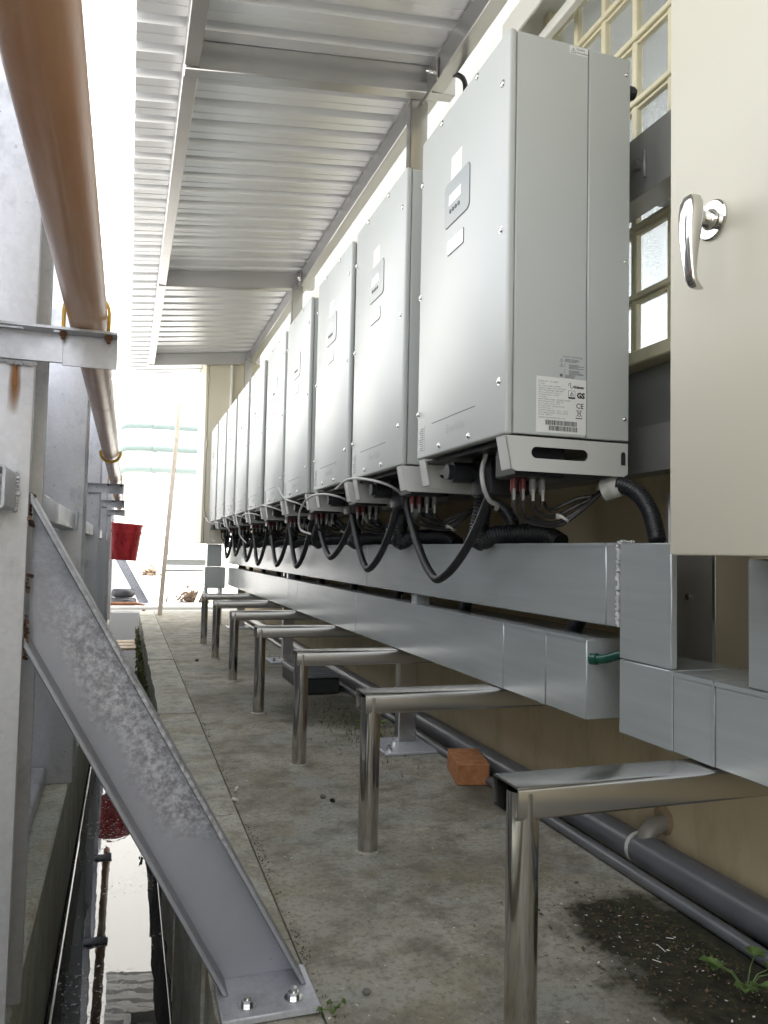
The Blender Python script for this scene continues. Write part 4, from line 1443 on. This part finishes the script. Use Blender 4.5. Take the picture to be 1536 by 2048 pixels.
for (cx_, cy_, sx_, sy_, n) in ((1.02, 1.20, 0.10, 0.13, 420), (1.0, 1.42, 0.10, 0.07, 160), (1.0, 3.35, 0.12, 0.35, 420), (0.75, 1.9, 0.22, 0.6, 60), (0.6, 3.2, 0.2, 0.9, 80)):
    for q in range(n):
        x, y = rr.gauss(cx_, sx_), rr.gauss(cy_, sy_)
        if x > 1.11 or x < 0.34:
            continue
        flake(mb, x, y, rr.uniform(0.002, 0.007), rr.uniform(0, 6.28))
stuff('leaf_litter', mb, 'dry_leaf', 'brown crumbled leaf litter scattered on the walkway', 'litter', smooth=False)
mb = MB()
for (cx_, cy_, sx_, sy_, n) in ((1.02, 1.20, 0.10, 0.12, 90), (0.98, 1.40, 0.10, 0.1, 40), (0.85, 2.9, 0.16, 0.5, 40), (0.42, 2.6, 0.06, 1.3, 90), (0.7, 1.7, 0.2, 0.5, 40)):
    for q in range(n):
        x, y = rr.gauss(cx_, sx_), rr.gauss(cy_, sy_)
        if x > 1.11 or x < 0.335:
            continue
        flake(mb, x, y, rr.uniform(0.0012, 0.0045), rr.uniform(0, 6.28))
for q in range(5):
    x, y, a = rr.gauss(1.0, 0.08), rr.gauss(1.2, 0.12), rr.uniform(0, 3.1)
    L = rr.uniform(0.01, 0.03)
    mb.tube([(x, y, 0.004), (x + L * math.cos(a), y + L * math.sin(a), 0.005)], 0.0008, 5)
stuff('pale_crumbs', mb, 'paper_white', 'pale crumbs and chips scattered on the walkway', 'litter', smooth=False)
mb = MB()
for q in range(1500):
    if q < 750:
        x, y = rr.gauss(1.0, 0.09), rr.gauss(3.25, 0.28)
    elif q < 1050:
        x, y = 0.333 + abs(rr.gauss(0, 0.010)), rr.choice([1.27, 1.5, 1.52, 1.9, 2.0, 2.6, 3.3, 3.5, 4.4, 5.2]) + rr.gauss(0, 0.10)
    else:
        x, y = rr.gauss(1.07, 0.05), rr.gauss(1.25, 0.12)
    if x > 1.11:
        continue
    h = rr.uniform(0.003, 0.012) * (1.4 if q < 750 else 0.4)
    a = rr.uniform(0, 6.28)
    w_ = rr.uniform(0.001, 0.003)
    p = Vector((x, y, 0.001))
    mb.poly([p + Vector((math.cos(a) * w_, math.sin(a) * w_, 0)), p - Vector((math.cos(a) * w_, math.sin(a) * w_, 0)), p + Vector((rr.gauss(0, 0.004), rr.gauss(0, 0.004), h))])
stuff('moss', mb, 'moss_green', 'tufts of moss along the cracks of the walkway', 'moss', smooth=False)


def weed(x, y, h, n, label, seed, spread=0.05):
    r_ = random.Random(seed)
    root = thing('weed', label, 'weed', (x, y, 0))
    sm, lm = MB(), None
    for q in range(n):
        a = 2 * math.pi * q / n + r_.uniform(-0.4, 0.4)
        tip = Vector((x + math.cos(a) * spread * r_.uniform(0.5, 1), y + math.sin(a) * spread * r_.uniform(0.5, 1), h * r_.uniform(0.5, 1)))
        mid = Vector((x, y, 0)).lerp(tip, 0.5) + Vector((0, 0, h * 0.25))
        sm.tube([(x, y, 0.001), mid, tip], [0.0014, 0.0012, 0.0007], 5)
        d = (tip - mid).normalized()
        side = d.cross(Vector((0, 0, 1))).normalized()
        lf = MB()
        # lobed leaf made of a fan of pointed lobes, slightly cupped
        for k_ in (-2, -1, 0, 1, 2):
            an = k_ * 0.55
            dr_ = d * math.cos(an) + side * math.sin(an)
            L = spread * (0.55 - 0.09 * abs(k_)) * r_.uniform(0.85, 1.15)
            wv = dr_.cross(Vector((0, 0, 1))).normalized() * L * 0.42
            pm = tip + dr_ * L * 0.55 + Vector((0, 0, 0.003))
            lf.poly([tip, pm - wv, tip + dr_ * L - Vector((0, 0, 0.004))])
            lf.poly([tip, tip + dr_ * L - Vector((0, 0, 0.004)), pm + wv])
        part('leaf', lf, 'leaf_green', root, smooth=False)
    part('stem', sm, 'leaf_green', root)


weed(1.045, 1.10, 0.05, 7, 'small bright green weed on the mossy patch at lower right', 3, 0.055)
weed(0.345, 1.245, 0.016, 4, 'tiny green weed at the edge of the bolted base plate', 5, 0.018)
weed(0.98, 3.05, 0.05, 6, 'low weed growing in front of the black drain box', 9, 0.06)

# ================================================================== far end of the yard
bu = thing('bucket', 'red plastic bucket hanging over the far end of the trench', 'bucket', (-0.02, 7.9, 0.62))
tl = Matrix.Translation((-0.025, 7.9, 0.62)) @ Matrix.Rotation(R(3.5), 4, 'Y')
mb = MB()
P = [(0, 0, 0), (0, 0, 0.001), (0, 0, 0.02), (0, 0, 0.26), (0, 0, 0.262), (0, 0, 0.285), (0, 0, 0.287), (0, 0, 0.335), (0, 0, 0.337), (0, 0, 0.355), (0, 0, 0.353), (0, 0, 0.02)]
rad = [0.02, 0.118, 0.122, 0.140, 0.147, 0.149, 0.142, 0.146, 0.154, 0.154, 0.143, 0.115]
mb.tube([tl @ Vector(p_) for p_ in P], rad, 32)
part('pail', mb, 'red_plastic', bu)
mb = MB().tube([tl @ Vector((0.148 * math.cos(R(a)), 0, 0.33 + 0.10 * math.sin(R(a)))) for a in range(0, 181, 12)], 0.003, 6)
part('handle', mb, 'screw_steel', bu)

fc = thing('electrical_cabinet', 'tall beige cabinet standing past the last inverter', 'cabinet', (0.9, 7.8, 0.8), 'beige cabinets')
part('body', MB().box(0.716, 0.93, 7.76, 8.52, 0.80, 2.66, 0.004, 1), 'far_cabinet_paint', fc)
part('door', MB().box(0.688, 0.713, 7.755, 8.525, 0.80, 2.66, 0.004, 1), 'far_cabinet_paint', fc)
for zq in (1.05, 1.75, 2.4):
    part('hinge', MB().cyl((0.7145, 7.752, zq), (0.7145, 7.752, zq + 0.07), 0.007, 8), 'far_cabinet_paint', fc)
f2 = thing('electrical_cabinet', 'second pale cabinet on the wall above the last inverters', 'cabinet', (1.1, 7.5, 1.0), 'beige cabinets')
part('body', MB().box(0.945, XW - 0.004, 7.72, 7.98, 1.0, 2.62, 0.004, 1), 'far_cabinet_paint', f2)
part('door_edge', MB().box(0.925, 0.942, 7.68, 7.98, 1.0, 2.62, 0.003, 1), 'white_paint', f2)
for zq in (2.1, 2.45):
    part('hinge', MB().cyl((0.944, 7.70, zq), (0.944, 7.70, zq + 0.06), 0.009, 8), 'far_cabinet_paint', f2)
part('latch', MB().box(1.04, 1.07, 7.705, 7.72, 2.46, 2.50, 0.003, 1), 'far_cabinet_paint', f2)
fr_ = thing('far_duct_box', 'grey duct drop and boxes below the far beige cabinet', 'cable duct', (0.85, 7.85, 0.3))
part('drop', MB().box(0.76, 0.90, 7.80, 7.95, 0.575, 0.795, 0.003, 1), 'duct_metal', fr_)
part('box', MB().box(0.74, 0.94, 7.775, 7.98, 0.36, 0.57, 0.003, 1), 'duct_metal', fr_)
for (xq, yq) in ((0.76, 7.80), (0.90, 7.80), (0.76, 7.94), (0.90, 7.94)):
    part('leg', MB().box(xq - 0.015, xq + 0.015, yq - 0.015, yq + 0.015, 0.001, 0.358), 'duct_metal', fr_)

mb = MB().box(-0.024, 0.024, -0.020, 0.020, 0.0, 2.62, 0.003, 1)
po = solo('leaning_pole', mb, 'pale_wood', 'pale timber pole leaning upright at the end of the walkway', 'pole')
po.location = (0.375, 8.95, 0.003)
po.rotation_euler = (R(2.0), R(3.2), 0)

mb = MB().tube([(-0.35, 9.68, 0.03), (0.2, 9.66, 0.03), (0.7, 9.67, 0.028), (1.6, 9.66, 0.03)], 0.024, 12)
solo('ground_pipe', mb, 'white_paint', 'pale pipe lying across the ground at the end of the walkway', 'pipe', 'pipes on the far ground', (0.5, 9.66, 0))
mb = MB().tube([(-0.45, 9.82, 0.07), (0.12, 9.80, 0.07), (0.22, 9.80, 0.05), (0.24, 9.80, -0.3)], 0.020, 12)
solo('ground_pipe', mb, 'rust_iron', 'rusty bent pipe at the end of the trench', 'pipe', 'pipes on the far ground', (0.0, 9.8, -0.3))
for q, (z, r_) in enumerate(((-0.018, 0.17), (0.10, 0.145))):
    mb = MB()
    P, rad = [], []
    for a in range(0, 181, 20):
        P.append((-0.02, 10.6, z + 0.055 - 0.055 * math.cos(R(a))))
        rad.append(r_ - 0.03 + 0.03 * math.sin(R(a)))
    mb.tube(P, rad, 26)
    solo('rubber_ring', mb, 'black_plastic', ('larger lower black rubber ring under the far brace', 'smaller upper black rubber ring under the far brace')[q], 'rubber ring', 'black rings under the brace', (-0.02, 10.6, z))

fb = thing('far_building', 'sunlit white building closing the far end of the yard', 'building', (1, 14, -0.02))
part('wall', MB().box(-6, 9, 14.0, 14.4, -0.02, 9.0), 'facade_white', fb, smooth=False)
part('plinth', MB().box(-6, 9, 13.94, 13.998, -0.02, 0.35), 'facade_white', fb, smooth=False)
part('string_course', MB().box(-6, 9, 13.93, 13.998, 1.95, 2.05), 'facade_white', fb, smooth=False)
gdesc = ['topmost of three pale green pipes on the far white wall', 'middle of three pale green pipes on the far white wall', 'lowest of three pale green pipes on the far white wall']
for q, z in enumerate((2.86, 2.48, 2.12)):
    gp = thing('wall_pipe', gdesc[q], 'pipe', (0.5, 13.75, z), 'pale green pipes on the far wall')
    part('run', MB().tube(spline([(-0.25, 13.75, z - 0.32), (-0.24, 13.75, z - 0.12), (-0.12, 13.75, z - 0.02), (0.05, 13.75, z), (0.4, 13.75, z + 0.01), (2.5, 13.75, z + 0.02)], 0.05), 0.088, 16), 'pale_green_pipe', gp)
    part('collar', MB().tube([(0.36, 13.75, z + 0.006), (0.43, 13.75, z + 0.008)], 0.10, 16), 'pale_green_pipe', gp)
    part('hanger', MB().box(0.9, 0.94, 13.80, 13.93, z - 0.03, z + 0.03), 'pale_green_pipe', gp)
ra = thing('railing', 'white barrier with grey panels behind the leaning pole', 'railing', (0.8, 11.1, -0.02))
for z in (0.48, 0.62, 0.78):
    part('bar', MB().box(0.40, 1.30, 11.05, 11.09, z - 0.03, z + 0.03, 0.003, 1), 'white_paint', ra)
for xq in (0.42, 1.28):
    part('upright', MB().box(xq - 0.025, xq + 0.025, 11.095, 11.14, -0.02, 0.85, 0.003, 1), 'white_paint', ra)
part('stay', MB().tube([(1.25, 11.03, 0.80), (0.92, 10.9, -0.02)], 0.025, 10), 'white_paint', ra)
part('panel', MB().box(0.50, 1.20, 11.15, 11.16, 0.42, 0.74), 'gland_grey', ra, smooth=False)


def dry_pile(x, y, z, r, n, label, seed, mat='dry_leaf'):
    r_ = random.Random(seed)
    mb = MB()
    for q in range(n):
        d = Vector((r_.gauss(0, 1), r_.gauss(0, 1), abs(r_.gauss(0, 0.8)))) * r * 0.5
        e = Vector((r_.gauss(0, 1), r_.gauss(0, 1), r_.gauss(0, 1))).normalized() * r * 0.35
        f_ = e.orthogonal().normalized() * r * 0.10
        p = Vector((x, y, z)) + d
        p.z = max(p.z, z + 0.01)
        mb.poly([p - e, p + f_, p + e, p - f_])
    return stuff('dry_brush', mb, mat, label, 'dry brush', smooth=False)


dry_pile(0.95, 11.4, -0.02, 0.20, 160, 'heap of dry brown brush below the white barrier', 31)
dry_pile(0.36, 11.6, 0.35, 0.14, 140, 'clump of brown dry leaves left of the leaning pole', 32)
# overgrowth on the far part of the kerb face
mb = MB()
for q in range(900):
    y = rr.uniform(4.2, 9.0)
    z = -0.12 - abs(rr.gauss(0, 0.14))
    s_ = rr.uniform(0.008, 0.022)
    p = Vector((0.158 + rr.uniform(-0.035, 0.0), y, z))
    e = Vector((rr.gauss(0, 1), rr.gauss(0, 1), rr.gauss(0, 1))).normalized() * s_
    f_ = e.orthogonal().normalized() * s_ * 0.5
    mb.poly([p - e, p + f_, p + e, p - f_])
stuff('trench_growth', mb, 'moss_green', 'dark mossy growth clinging to the trench side of the kerb', 'moss', smooth=False)
# planks lying over the far trench
pdesc = ['pale plank across the far trench, nearest', 'pale plank across the far trench, middle', 'pale plank across the far trench, farthest']
for q in range(3):
    mb = MB().box(-0.148 + 0.01 * q, 0.16, 8.30 + q * 0.26, 8.50 + q * 0.26, -0.30, -0.275, 0.002, 1)
    solo('plank', mb, 'wood', pdesc[q], 'plank', 'planks over the far trench', (0, 8.4 + q * 0.26, -0.3))
